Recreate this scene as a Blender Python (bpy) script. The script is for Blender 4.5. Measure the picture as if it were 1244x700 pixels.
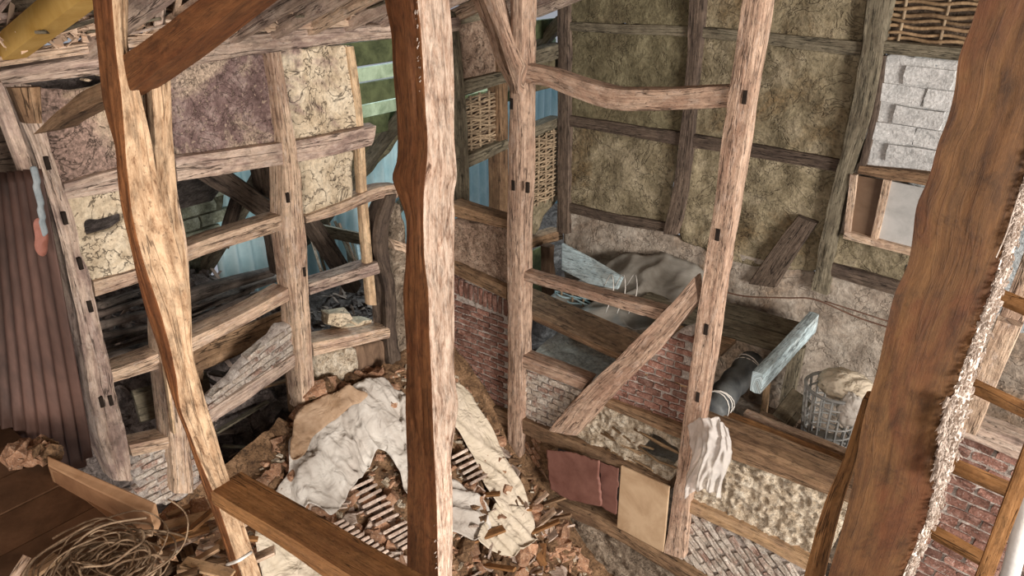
import bpy, math, random
import numpy as np
from mathutils import Vector, Matrix
random.seed(7); RS = np.random.RandomState(7)
SC = bpy.context.scene; COL = SC.collection
for _o in list(bpy.data.objects): bpy.data.objects.remove(_o)

# ------------------------------------------------------------------ camera, world, lights, exposure
F_PX, PITCH, ROLL, YAW = 910.0, math.radians(24.6), math.radians(0.15), math.radians(37.7)
CAM = np.array([0., 0., 4.])
_F = np.array([-math.sin(YAW)*math.cos(PITCH), math.cos(YAW)*math.cos(PITCH), -math.sin(PITCH)])
_r0 = np.array([math.cos(YAW), math.sin(YAW), 0.]); _u0 = np.cross(_r0, _F)
_R = _r0*math.cos(ROLL)+_u0*math.sin(ROLL); _U = -_r0*math.sin(ROLL)+_u0*math.cos(ROLL)
cd = bpy.data.cameras.new('camera'); cd.sensor_width = 36; cd.lens = 36*F_PX/1244; cd.clip_start = .05
co = bpy.data.objects.new('camera', cd); COL.objects.link(co); SC.camera = co
M = Matrix(((_R[0], _U[0], -_F[0], CAM[0]), (_R[1], _U[1], -_F[1], CAM[1]), (_R[2], _U[2], -_F[2], CAM[2]), (0, 0, 0, 1)))
co.matrix_world = M
w = bpy.data.worlds.new('overcast_sky'); SC.world = w; w.use_nodes = True
bg = w.node_tree.nodes['Background']; bg.inputs[0].default_value = (.86, .90, 1.0, 1); bg.inputs[1].default_value = .42
def area(name, loc, target, sx, sy, power, color):
    l = bpy.data.lights.new(name, 'AREA'); l.shape = 'RECTANGLE'; l.size = sx; l.size_y = sy; l.energy = power; l.color = color
    o = bpy.data.objects.new(name, l); COL.objects.link(o); o.location = loc
    o.rotation_euler = (Vector(target)-Vector(loc)).to_track_quat('-Z', 'Y').to_euler(); return o
area('barn_door_daylight', (10.5, -.6, 3.5), (-3, 2.6, 2.2), 4.5, 3.6, 3000, (1.0, .93, .86))
area('gable_daylight', (1.2, -4.8, 3.6), (-2.0, 4, 1.6), 3.0, 2.4, 330, (1.0, .86, .74))
area('lean_to_daylight', (-6.6, 6.4, 4.2), (-4.4, 3.6, 1.0), 2.4, 2.4, 260, (.78, .95, 1.0))
SC.view_settings.view_transform = 'Standard'; SC.view_settings.look = 'None'
SC.view_settings.exposure = -0.12; SC.view_settings.gamma = 1.0; SC.view_settings.use_curve_mapping = False

# ------------------------------------------------------------------ helpers
def ray(px, py): return _F + _R*((px-622)/F_PX) - _U*((py-350)/F_PX)
def on(ax, val, px, py):
    d = ray(px, py); return CAM + d*((val-CAM[ax])/d[ax])
def aty(px, py, y=3.9): return on(1, y, px, py)
def atx(px, py, x=-3.69): return on(0, x, px, py)
def atz(px, py, z): return on(2, z, px, py)
def atd(px, py, d): return CAM + ray(px, py)*d
_P = np.array([[73856093, 19349663, 83492791]], dtype=np.int64)
def _h(i, seed):
    n = (i[:, 0]*73856093) ^ (i[:, 1]*19349663) ^ (i[:, 2]*83492791) ^ (seed*2654435761)
    n = (n ^ (n >> 13)) * 1274126177; n = n ^ (n >> 16)
    return (n & 0xffff).astype(float)/65535.
def vn(p, seed=0):
    p = np.asarray(p, float); i = np.floor(p).astype(np.int64); f = p-i; f = f*f*(3-2*f)
    o = np.zeros(len(p))
    for a in (0, 1):
        for b in (0, 1):
            for c in (0, 1):
                wgt = (f[:, 0] if a else 1-f[:, 0])*(f[:, 1] if b else 1-f[:, 1])*(f[:, 2] if c else 1-f[:, 2])
                o += wgt*_h(i+np.array([a, b, c]), seed)
    return o*2-1
def fbm(p, oct=3, seed=0, g=.5):
    p = np.asarray(p, float); o = 0; a = 1; s = 0
    for k in range(oct): o = o+a*vn(p*2.03**k, seed+k*7); s += a; a *= g
    return o/s
def link(o, parent):
    COL.objects.link(o)
    if parent is not None: o.parent = parent
def worldloc(o):
    v = np.array(o.location)
    while o.parent: o = o.parent; v = v+np.array(o.location)
    return v
def mk(name, V, Fc, m, parent=None, uv=None, smooth=True, attr=None, origin=None):
    V = np.asarray(V, float)
    if origin is None:
        origin = np.array([V[:, 0].mean(), V[:, 1].mean(), V[:, 2].min()])
    me = bpy.data.meshes.new(name)
    me.from_pydata((V-origin).tolist(), [], [tuple(int(q) for q in f) for f in Fc])
    if smooth: me.polygons.foreach_set('use_smooth', [True]*len(me.polygons))
    if uv is not None:
        l = me.uv_layers.new(name='UVMap'); idx = np.empty(len(me.loops), int); me.loops.foreach_get('vertex_index', idx)
        l.data.foreach_set('uv', np.asarray(uv, float)[idx].ravel())
    if attr is not None:
        for k, a in attr.items():
            at = me.attributes.new(k, 'FLOAT', 'POINT'); at.data.foreach_set('value', np.asarray(a, float))
    me.materials.append(m)
    o = bpy.data.objects.new(name, me)
    o.location = origin-(worldloc(parent) if parent is not None else 0)
    link(o, parent); return o
def empty(name, loc, parent=None):
    o = bpy.data.objects.new(name, None); o.empty_display_size = .1
    o.location = np.asarray(loc)-(worldloc(parent) if parent is not None else 0); link(o, parent); return o
def tag(o, label=None, cat=None, group=None, kind=None):
    if label: o['label'] = label
    if cat: o['category'] = cat
    if group: o['group'] = group
    if kind: o['kind'] = kind
    return o

# ------------------------------------------------------------------ materials
def nt(name, rough=.9):
    m = bpy.data.materials.new(name); m.use_nodes = True; t = m.node_tree
    b = t.nodes['Principled BSDF']; b.inputs['Roughness'].default_value = rough
    b.inputs['Specular IOR Level'].default_value = .25
    return m, t, b
def N(t, ty, **k):
    n = t.nodes.new(ty)
    for a, v in k.items():
        if hasattr(n, a): setattr(n, a, v)
    return n
def ramp(t, fac, stops):
    r = N(t, 'ShaderNodeValToRGB'); e = r.color_ramp.elements
    while len(e) < len(stops): e.new(.5)
    for q, (p, c) in zip(e, stops): q.position = p; q.color = (c if len(c) == 4 else (*c, 1)) if not isinstance(c, float) else (c, c, c, 1)
    t.links.new(fac, r.inputs[0]); return r.outputs[0]
def mixc(t, fac, a, b, mode='MIX'):
    x = N(t, 'ShaderNodeMix', data_type='RGBA', blend_type=mode)
    for s, v in ((0, fac), (6, a), (7, b)):
        if hasattr(v, 'links') or hasattr(v, 'is_linked'): t.links.new(v, x.inputs[s])
        else: x.inputs[s].default_value = v if s == 0 else (*v, 1) if len(v) == 3 else v
    return x.outputs[2]
def noise(t, vec, scale, detail=4, rough=.6, dist=0, sc=(1, 1, 1)):
    mp = N(t, 'ShaderNodeMapping'); mp.inputs['Scale'].default_value = sc; t.links.new(vec, mp.inputs[0])
    n = N(t, 'ShaderNodeTexNoise'); n.inputs['Scale'].default_value = scale; n.inputs['Detail'].default_value = detail
    n.inputs['Roughness'].default_value = rough; n.inputs['Distortion'].default_value = dist
    t.links.new(mp.outputs[0], n.inputs['Vector']); return n.outputs['Fac']
def math_(t, op, a, b=0.):
    n = N(t, 'ShaderNodeMath', operation=op)
    for i, v in enumerate((a, b)):
        if isinstance(v, (int, float)): n.inputs[i].default_value = v
        else: t.links.new(v, n.inputs[i])
    return n.outputs[0]
def bump(t, b, h, strength=.6, dist=.01):
    n = N(t, 'ShaderNodeBump'); n.inputs['Strength'].default_value = strength; n.inputs['Distance'].default_value = dist
    t.links.new(h, n.inputs['Height']); t.links.new(n.outputs[0], b.inputs['Normal'])
def hsvvar(t, col, amt=.18, sat=.1):
    oi = N(t, 'ShaderNodeObjectInfo'); h = N(t, 'ShaderNodeHueSaturation')
    v = math_(t, 'MULTIPLY_ADD', oi.outputs['Random'], amt*2); t.nodes[-1].inputs[2].default_value = 1-amt
    t.links.new(v, h.inputs['Value']); t.links.new(col, h.inputs['Color']); return h.outputs[0]
def shift(t, out):
    oi = N(t, 'ShaderNodeObjectInfo'); vm = N(t, 'ShaderNodeVectorMath', operation='ADD')
    s = math_(t, 'MULTIPLY', oi.outputs['Random'], 37.); t.links.new(out, vm.inputs[0]); t.links.new(s, vm.inputs[1]); return vm.outputs[0]
def wood(name, dark, mid, light, pale=None, stain=(.10, .06, .05), stain_amt=.5, bs=.8, var=.12, rough=.88, fleck=.0, gs=1., crk=.8):
    m, t, b = nt(name, rough)
    tc = N(t, 'ShaderNodeTexCoord'); uv = shift(t, tc.outputs['UV'])
    g = noise(t, uv, 2.4*gs, 6, .72, .25, (1.1, 24, 1)); mot = noise(t, uv, 16, 5, .75, .3, (.8, 1.7, 1))
    big = noise(t, uv, 2.6, 5, .68, .5, (1.0, 2.2, 1)); sp = noise(t, uv, 60, 3, .7, 0, (.7, 1.2, 1))
    ln = noise(t, uv, 2.2, 4, .6, .2, (.42, 6.5, 1)); ln = math_(t, 'ABSOLUTE', math_(t, 'SUBTRACT', ln, .5))
    c = ramp(t, g, [(.24, dark), (.45, mid), (.70, light)])
    st = ramp(t, big, [(.46, 0.), (.60, 1.)]); st = math_(t, 'MULTIPLY', st, stain_amt)
    c = mixc(t, st, c, stain)
    c = mixc(t, 1., c, ramp(t, mot, [(.30, .45), (.5, .95), (.68, 1.25)]), 'MULTIPLY')
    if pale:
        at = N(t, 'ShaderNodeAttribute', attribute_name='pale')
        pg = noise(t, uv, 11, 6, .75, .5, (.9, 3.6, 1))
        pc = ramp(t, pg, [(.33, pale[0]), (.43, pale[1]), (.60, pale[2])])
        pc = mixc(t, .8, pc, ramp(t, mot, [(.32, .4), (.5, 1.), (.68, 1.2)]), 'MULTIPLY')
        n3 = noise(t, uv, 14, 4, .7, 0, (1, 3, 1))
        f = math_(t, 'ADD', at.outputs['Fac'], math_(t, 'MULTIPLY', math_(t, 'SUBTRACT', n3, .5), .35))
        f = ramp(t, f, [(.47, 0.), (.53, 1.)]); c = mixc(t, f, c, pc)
    if fleck:
        fl = ramp(t, noise(t, uv, 13, 5, .72, .4, (.8, 1.9, 1)), [(.55, 0.), (.62, 1.)]); fl = math_(t, 'MULTIPLY', fl, fleck); c = mixc(t, fl, c, (.66, .55, .47))
    crack = ramp(t, ln, [(.003, 1.), (.009, 0.)]); crack = math_(t, 'MULTIPLY', crack, crk); c = mixc(t, crack, c, tuple(x*.2 for x in dark))  # cracks also darkened in colour, like occlusion in the crevices
    spk = ramp(t, sp, [(.31, 1.), (.36, 0.)]); spk = math_(t, 'MULTIPLY', spk, .75*min(1, crk)); c = mixc(t, spk, c, tuple(x*.3 for x in dark))
    c = hsvvar(t, c, var); t.links.new(c, b.inputs['Base Color'])
    h = math_(t, 'ADD', math_(t, 'MULTIPLY', g, .5), math_(t, 'MULTIPLY', mot, .6)); h = math_(t, 'SUBTRACT', h, math_(t, 'MULTIPLY', crack, .7)); h = math_(t, 'SUBTRACT', h, math_(t, 'MULTIPLY', spk, .3))
    bump(t, b, h, bs, .02); return m
def earth(name, cols, stain=None, st_lo=.5, st_hi=.6, scale=5, bs=.9, pit=.6, pitc=(.07, .05, .035), var=.08, speck=None, sst=1.2):
    m, t, b = nt(name, .97); tc = N(t, 'ShaderNodeTexCoord'); v = shift(t, tc.outputs['Object'])
    n1 = noise(t, v, scale, 6, .7, .4); n2 = noise(t, v, scale*7, 4, .7); n3 = noise(t, v, sst, 5, .68, .5)
    c = ramp(t, n1, [(.32, cols[0]), (.5, cols[1]), (.66, cols[2])])
    if stain:
        f = ramp(t, n3, [(st_lo, 0.), (st_hi, 1.)]); f = math_(t, 'MULTIPLY', f, .9)
        s2 = ramp(t, n2, [(.35, tuple(x*.6 for x in stain)), (.65, tuple(min(1, x*1.35) for x in stain))]); c = mixc(t, f, c, s2)
    if speck:
        f = ramp(t, noise(t, v, scale*5, 3, .6, .3), [(.60, 0.), (.66, 1.)]); f = math_(t, 'MULTIPLY', f, .8); c = mixc(t, f, c, speck)
    p = ramp(t, noise(t, v, scale*4.5, 5, .7, .4), [(.34, 1.), (.39, 0.)]); p = math_(t, 'MULTIPLY', p, pit); c = mixc(t, p, c, pitc)  # pits darkened in colour too, painted occlusion for local contrast
    cl = math_(t, 'ABSOLUTE', math_(t, 'SUBTRACT', noise(t, v, scale*.8, 4, .62, .6), .5)); cl = math_(t, 'MULTIPLY', ramp(t, cl, [(.003, 1.), (.010, 0.)]), min(1, pit*1.2)); c = mixc(t, cl, c, pitc)
    p = math_(t, 'MAXIMUM', p, cl)
    c = mixc(t, .6, c, ramp(t, n2, [(.3, .35), (.65, 1.15)]), 'MULTIPLY')
    c = hsvvar(t, c, var); t.links.new(c, b.inputs['Base Color'])
    h = math_(t, 'ADD', n1, math_(t, 'MULTIPLY', n2, .45)); h = math_(t, 'SUBTRACT', h, math_(t, 'MULTIPLY', p, .5)); bump(t, b, h, bs, .025); return m
def plain(name, c0, c1, scale=12, rough=.8, bs=.3, metal=0, var=.1, sc=(1, 1, 1), crump=0):
    m, t, b = nt(name, rough); b.inputs['Metallic'].default_value = metal
    tc = N(t, 'ShaderNodeTexCoord'); v = shift(t, tc.outputs['Object']); n1 = noise(t, v, scale, 5, .65, .4, sc)
    c = ramp(t, n1, [(.35, c0), (.65, c1)]); c = hsvvar(t, c, var); t.links.new(c, b.inputs['Base Color'])
    h = noise(t, v, scale*4, 3, .6, 0, sc)
    if crump: h = math_(t, 'ADD', math_(t, 'MULTIPLY', h, .15), math_(t, 'ABSOLUTE', math_(t, 'SUBTRACT', noise(t, v, crump, 3, .5, .6), .5)))
    bump(t, b, h, bs, .05 if crump else .01); return m
PALE = ((.13, .07, .045), (.48, .32, .23), (.74, .58, .46))
W_PALE = wood('timber_pale', (.22, .13, .08), (.55, .39, .27), (.76, .59, .44), stain=(.26, .15, .12), stain_amt=.45, fleck=.35)
W_LEFT = wood('timber_sooty', (.20, .13, .10), (.48, .36, .28), (.68, .54, .44), stain=(.20, .125, .115), stain_amt=.6, fleck=.35)
W_PINK = wood('timber_pinkish', (.19, .11, .075), (.44, .295, .21), (.60, .44, .33), stain=(.30, .17, .115), stain_amt=.5, fleck=.25)
W_MID = wood('timber_brown', (.08, .045, .025), (.24, .145, .08), (.38, .25, .15), stain=(.10, .055, .035), stain_amt=.5)
W_DARK = wood('timber_dark', (.035, .024, .018), (.105, .075, .055), (.19, .14, .105), stain=(.05, .035, .03), stain_amt=.5)
W_GREY = wood('timber_grey_olive', (.06, .05, .035), (.17, .145, .10), (.28, .24, .17), stain=(.08, .06, .04), stain_amt=.5)
W_POST = wood('timber_post', (.075, .028, .010), (.125, .048, .016), (.17, .070, .025), pale=PALE, stain=(.09, .026, .008), stain_amt=.5, bs=.4, rough=.75, crk=.35)  # browns darkened as shade; pale set is flaking wood on the lit side
W_BIG = wood('timber_big_post', (.048, .020, .007), (.078, .034, .011), (.11, .052, .017), pale=((.24, .15, .12), (.62, .50, .42), (.84, .76, .68)), stain=(.075, .024, .008), stain_amt=.75, bs=.3, rough=.75, crk=.22)  # browns darkened in place of shade on the near face; pale fibrous edge
W_TREE = wood('timber_worm_eaten', (.085, .033, .012), (.14, .054, .018), (.19, .078, .028), pale=((.12, .06, .03), (.30, .19, .11), (.47, .33, .21)), stain=(.11, .035, .012), stain_amt=.5, bs=.6, crk=.6)  # dark browns carry shade; pale set is worm-eaten wood on the lit side
W_BROWN = wood('timber_orange_brown', (.13, .055, .02), (.26, .125, .045), (.38, .20, .085), stain=(.16, .07, .03), stain_amt=.5, bs=.4)
W_NEW = wood('lath_new', (.40, .25, .13), (.62, .43, .26), (.76, .58, .38), stain=(.45, .30, .2), stain_amt=.3, bs=.4)
W_YELLOW = wood('board_yellow', (.33, .17, .03), (.50, .28, .06), (.62, .40, .13), stain=(.35, .18, .04), stain_amt=.4, bs=.2)
W_BLUE = wood('paint_flaked_blue', (.16, .18, .18), (.44, .55, .58), (.66, .76, .78), stain=(.20, .17, .13), stain_amt=.5, bs=.5)
W_TAN = wood('board_tan', (.30, .18, .09), (.44, .28, .15), (.54, .37, .22), stain=(.34, .22, .15), stain_amt=.5, bs=.2)
D_CREAM = earth('daub_cream', ((.42, .32, .21), (.68, .56, .40), (.82, .71, .54)), stain=(.27, .18, .165), st_lo=.63, st_hi=.69, scale=6)
D_PURPLE = earth('daub_sooty_purple', ((.12, .075, .07), (.27, .18, .165), (.50, .38, .34)), stain=(.58, .45, .34), st_lo=.52, st_hi=.62, scale=9, pit=.4, speck=(.55, .42, .32), sst=2.5)
D_BEIGE = earth('daub_beige', ((.24, .17, .11), (.50, .38, .26), (.66, .53, .38)), stain=(.27, .18, .15), st_lo=.48, st_hi=.60, scale=8)
D_PINK = earth('daub_pinkish', ((.18, .12, .085), (.42, .29, .21), (.60, .45, .34)), scale=14, bs=1.)
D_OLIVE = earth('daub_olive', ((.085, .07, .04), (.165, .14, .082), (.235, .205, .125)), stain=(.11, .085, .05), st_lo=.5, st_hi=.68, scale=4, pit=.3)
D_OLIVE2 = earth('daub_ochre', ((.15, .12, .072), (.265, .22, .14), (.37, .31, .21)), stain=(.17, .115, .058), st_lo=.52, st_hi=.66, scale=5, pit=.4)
D_PLAST = earth('plaster_dusty', ((.20, .155, .12), (.38, .32, .26), (.52, .46, .39)), stain=(.26, .18, .12), st_lo=.48, st_hi=.64, scale=3, pit=.25)
D_STRAW = earth('daub_straw_clumps', ((.32, .23, .14), (.70, .58, .43), (.88, .79, .64)), scale=20, bs=1., pit=.5, pitc=(.12, .07, .04))
D_STONE = earth('rough_wall_rubble', ((.09, .065, .045), (.26, .20, .145), (.46, .38, .29)), scale=12, bs=1., pit=.6)
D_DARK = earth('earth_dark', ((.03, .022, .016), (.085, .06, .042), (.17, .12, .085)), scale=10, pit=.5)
D_MOUND = earth('earth_rubble_brown', ((.07, .04, .024), (.20, .115, .06), (.36, .22, .125)), scale=10, pit=.5)
D_GREY = earth('rubble_grey_purple', ((.06, .05, .047), (.19, .155, .14), (.36, .30, .27)), scale=11, pit=.5)
D_BLUE = earth('plaster_bluish_white', ((.30, .33, .34), (.46, .50, .51), (.60, .63, .63)), stain=(.25, .23, .20), st_lo=.55, st_hi=.65, scale=6, pit=.3)
MORTAR = earth('mortar', ((.36, .29, .25), (.60, .52, .46), (.78, .71, .64)), scale=25, pit=.4)
MORTAR_D = earth('mortar_green', ((.08, .08, .055), (.16, .16, .11), (.26, .27, .2)), scale=25, pit=.4)
B_RED = earth('brick_red', ((.15, .07, .05), (.28, .14, .105), (.42, .26, .21)), scale=14, bs=.7, pit=.35, var=.35, speck=(.50, .40, .35))
B_WHITE = earth('brick_whitewashed', ((.36, .28, .22), (.58, .50, .42), (.76, .70, .62)), scale=14, bs=.8, pit=.4, var=.15, stain=(.36, .22, .17), st_lo=.5, st_hi=.62, sst=6)
B_GREEN = earth('brick_mossy', ((.16, .17, .12), (.30, .32, .24), (.46, .50, .41)), scale=9, bs=.7, pit=.3, var=.2)
B_BLOCK = earth('block_whitewashed', ((.42, .42, .41), (.58, .575, .56), (.70, .69, .67)), scale=8, bs=.5, pit=.12, var=.07)
B_TERRA = earth('terracotta', ((.22, .11, .065), (.40, .22, .13), (.54, .34, .22)), scale=12, bs=.6, pit=.25, var=.3, speck=(.60, .48, .38))
B_TILE = earth('tile_dusty', ((.32, .22, .17), (.54, .42, .34), (.70, .59, .50)), scale=14, bs=.5, pit=.25, var=.25)
CLOTH = plain('sheet_off_white', (.42, .37, .32), (.64, .60, .54), 3.5, .7, .9, crump=7)
CLOTH_B = plain('sheet_brown_grimy', (.30, .19, .11), (.48, .34, .23), 4, .8, .9, crump=7)
CLOTH_G = plain('sheet_cream', (.56, .48, .36), (.66, .57, .45), 4, .8, .9, crump=8)
PLASTIC = plain('plastic_dusty_grey', (.20, .18, .15), (.38, .36, .32), 3, .45, .2)
TARP = plain('tarp_slate', (.05, .055, .06), (.13, .135, .13), 5, .5, .3)
STRING = plain('string_pale', (.55, .52, .47), (.75, .72, .67), 30, .8, .2)
TWINE = plain('willow_twine', (.16, .10, .06), (.36, .26, .17), 25, .8, .4)
WIRE = plain('cable_brown', (.10, .05, .035), (.16, .09, .06), 20, .6, .1)
TIN = plain('tin_rust_brown', (.03, .016, .012), (.11, .058, .044), 3.2, .55, .3, .25, .1, (1, 1, .35))
STRAP = plain('strap_blue_grey', (.14, .17, .185), (.27, .30, .31), 12, .6, .3)
REDPAINT = plain('paint_faded_red', (.20, .075, .05), (.30, .13, .10), 12, .7, .3)
RED_SHEET = plain('sheet_dull_red', (.13, .055, .042), (.21, .10, .078), 5, .55, .2)
DECKM = plain('deck_brown_dust', (.075, .038, .019), (.165, .088, .048), 3.5, .85, .25)
TANB = plain('board_tan_smooth', (.34, .22, .125), (.50, .36, .23), 4, .75, .15)
PANE = plain('pane_backed_brown', (.13, .08, .05), (.20, .13, .085), 4, .3, .1)
PANE2 = plain('pane_dusty_white', (.36, .355, .34), (.50, .49, .47), 6, .4, .1)
HOLE = plain('mortise_shade_dark', (.012, .008, .006), (.03, .02, .014), 8, .95, .1)  # near black that paints the shade inside a hole
YELB = plain('board_yellow_smooth', (.42, .24, .05), (.56, .36, .11), 5, .8, .15)
EDGE = plain('plank_tan_lit', (.34, .19, .10), (.46, .28, .16), 6, .8, .15)  # lit tone painted on the upper facet of the edge plank
EDGE_SHADE = plain('plank_tan_shaded', (.20, .10, .05), (.29, .155, .08), 6, .8, .15)  # shaded tone of the same plank, painted on its lower facet
RODM = plain('wattle_rod', (.20, .14, .09), (.42, .32, .21), 14, .9, .5, var=.25)
ROD_D = plain('wattle_rod_brown', (.16, .10, .055), (.34, .23, .13), 14, .9, .5, var=.25)
BLUE = plain('painted_sheet_daylight_blue', (.34, .56, .62), (.62, .80, .84), 3, .6, .3, sc=(1, 1, .6))  # pale blue sheet with the cool daylight tint put into its colour
MOSS = plain('slat_mossy_green', (.045, .055, .025), (.12, .14, .065), 8, .85, .4, var=.2)
LEAFG = plain('slat_light_green', (.22, .30, .20), (.44, .56, .40), 8, .7, .3)
BASK = plain('basket_grey_plastic', (.26, .26, .25), (.40, .40, .38), 10, .6, .2)
BARK = plain('bark_brown', (.09, .055, .035), (.22, .14, .09), 6, .9, .6, sc=(3, 3, .6))
POLE = wood('pole_dark_grey', (.05, .038, .03), (.145, .115, .095), (.26, .21, .175), stain=(.09, .06, .05), stain_amt=.4, var=.4)
FLUFF = plain('flaking_fibres', (.34, .27, .22), (.62, .53, .46), 30, .9, .4, var=.1)
def _bag():
    m, t, b = nt('bag_clear_plastic', .25); b.inputs['Base Color'].default_value = (.80, .76, .72, 1)
    b.inputs['Transmission Weight'].default_value = .35; b.inputs['Alpha'].default_value = .62; b.inputs['IOR'].default_value = 1.2
    tc = N(t, 'ShaderNodeTexCoord'); bump(t, b, noise(t, tc.outputs['Object'], 30, 4, .6, 1.), .6, .01); return m
BAG = _bag()
def _glass():
    m, t, b = nt('pane_dusty_glass', .35); b.inputs['Base Color'].default_value = (.42, .42, .40, 1); b.inputs['Alpha'].default_value = .8; return m
GLASS = _glass()

# ------------------------------------------------------------------ geometry builders
def loft(name, P, AX, AY, m, parent=None, jit=.006, rnd=.07, k=4, seg=.045, crack=0., pale=None, seed=None, gf=1.):
    """a timber: centres P, half-width vectors AX, half-depth vectors AY at stations along it"""
    P = np.array(P, float); AX = np.array(AX, float); AY = np.array(AY, float)
    if seed is None: seed = random.randint(1, 9999)
    L = np.concatenate([[0], np.cumsum(np.linalg.norm(np.diff(P, axis=0), axis=1))]); n = max(3, int(L[-1]/seg)+1)
    s = np.linspace(0, L[-1], n)
    def cat(A):
        if len(A) < 3: return np.stack([np.interp(s, L, A[:, i]) for i in range(3)], 1)
        T = np.gradient(A, L, axis=0); out = np.zeros((n, 3)); j = np.clip(np.searchsorted(L, s, 'right')-1, 0, len(L)-2)
        h = (L[j+1]-L[j])[:, None]; u = ((s-L[j])/(L[j+1]-L[j]))[:, None]
        return (2*u**3-3*u**2+1)*A[j]+(u**3-2*u**2+u)*h*T[j]+(-2*u**3+3*u**2)*A[j+1]+(u**3-u**2)*h*T[j+1]
    p, ax, ay = cat(P), cat(AX), cat(AY)
    # perimeter of a square, k points per side, slightly rounded
    q = []
    for c0, c1 in (((-1, 1), (1, 1)), ((1, 1), (1, -1)), ((1, -1), (-1, -1)), ((-1, -1), (-1, 1))):
        for i in range(k): f = i/k; q.append((c0[0]+(c1[0]-c0[0])*f, c0[1]+(c1[1]-c0[1])*f))
    q = np.array(q); r = 1-rnd*(np.abs(q[:, 0]*q[:, 1]))**2; q = q*r[:, None]; m_ = len(q)
    w_ = np.linalg.norm(ax, axis=1).mean(); d_ = np.linalg.norm(ay, axis=1).mean(); per = 4*(w_+d_)
    V = p[:, None]+ax[:, None]*q[None, :, 0:1]+ay[:, None]*q[None, :, 1:2]
    nr = ax[:, None]*q[None, :, 0:1]+ay[:, None]*q[None, :, 1:2]; nr /= np.linalg.norm(nr, axis=2, keepdims=True)+1e-9
    ang = np.arange(m_)/m_*2*math.pi
    rad = per/6.28
    NP = np.stack([np.broadcast_to(s[:, None], (n, m_))*2.2, np.broadcast_to(np.cos(ang)*rad*9*gf, (n, m_)), np.broadcast_to(np.sin(ang)*rad*9*gf, (n, m_))], 2).reshape(-1, 3)
    d = fbm(NP*np.array([1, 1.6, 1.6]), 3, seed)*jit*1.3+fbm(NP*np.array([3., 5, 5]), 2, seed+3)*jit*.8
    if crack:
        c = np.abs(vn(NP*np.array([.30, .9, .9]), seed+9)); c2 = np.abs(vn(NP*np.array([.5, 2.2, 2.2]), seed+19))
        d -= crack*np.clip(1-c/.09, 0, 1)+crack*.6*np.clip(1-c2/.08, 0, 1)
    V = V+nr*d.reshape(n, m_, 1)
    lo = fbm(np.stack([s*1.1, s*0, s*0], 1), 2, seed+5)*jit*1.1; V = V+(ax/np.linalg.norm(ax, axis=1, keepdims=True)*lo[:, None])[:, None]
    uv = np.stack([np.broadcast_to(s[:, None], (n, m_)), np.broadcast_to((np.abs(np.arange(m_)-m_/2)/m_*per)[None], (n, m_))], 2).reshape(-1, 2)
    V = V.reshape(-1, 3); Fc = []
    for i in range(n-1):
        for j in range(m_):
            a = i*m_+j; b = i*m_+(j+1) % m_; Fc.append((a, b, b+m_, a+m_))
    c0 = len(V); V = np.vstack([V, p[0], p[-1]]); uv = np.vstack([uv, [0, 0], [L[-1], 0]])
    for j in range(m_):
        Fc.append((c0, (j+1) % m_, j)); Fc.append((c0+1, (n-1)*m_+j, (n-1)*m_+(j+1) % m_))
    at = {}
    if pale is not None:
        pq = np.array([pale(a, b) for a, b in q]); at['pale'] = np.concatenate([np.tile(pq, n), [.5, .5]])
    o = mk(name, V, Fc, m, parent, uv=uv, attr=at or None)
    o.data.set_sharp_from_angle(angle=math.radians(38)); return o
PL = {'L': (0, -3.69, np.array([1., 0, 0])), 'P': (1, 3.9, np.array([0, -1., 0])), 'F': (1, 5.4, np.array([0, -1., 0])), 'O': (0, -5.8, np.array([1., 0, 0]))}
def pl(pn, q, off=0.):
    ax, v, n = PL[pn]; return on(ax, v+n[ax]*off, *q)
def tim(name, pn, E1, E2, m, parent, depth=.12, proud=0., **k):
    """timber whose visible front face lies in wall plane pn between outline E1 and E2 (pixels of the photo)"""
    n = PL[pn][2]; A = np.array([pl(pn, q, proud) for q in E1]); B = np.array([pl(pn, q, proud) for q in E2])
    k.setdefault('jit', .005)
    return loft(name, (A+B)/2-n*depth/2, (B-A)/2, np.tile(n*depth/2, (len(A), 1)), m, parent, **k)
def bar(name, a, b, w_, h_, m, parent=None, up=(0, 0, 1), **k):
    """free straight timber from a to b"""
    a = np.array(a, float); b = np.array(b, float); d = (b-a)/np.linalg.norm(b-a); up = np.array(up, float)
    if abs(d@up) > .95: up = np.array([0, 1., 0])
    x = np.cross(d, up); x /= np.linalg.norm(x); y = np.cross(x, d)
    w1 = w_ if np.isscalar(w_) else w_[0]; w2 = w_ if np.isscalar(w_) else w_[1]
    k.setdefault('jit', min(w1, h_)*.05); k.setdefault('seg', max(.05, np.linalg.norm(b-a)/24)); k.setdefault('k', 2)
    return loft(name, [a, b], [x*w1/2, x*w2/2], [y*h_/2, y*h_/2], m, parent, **k)
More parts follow.
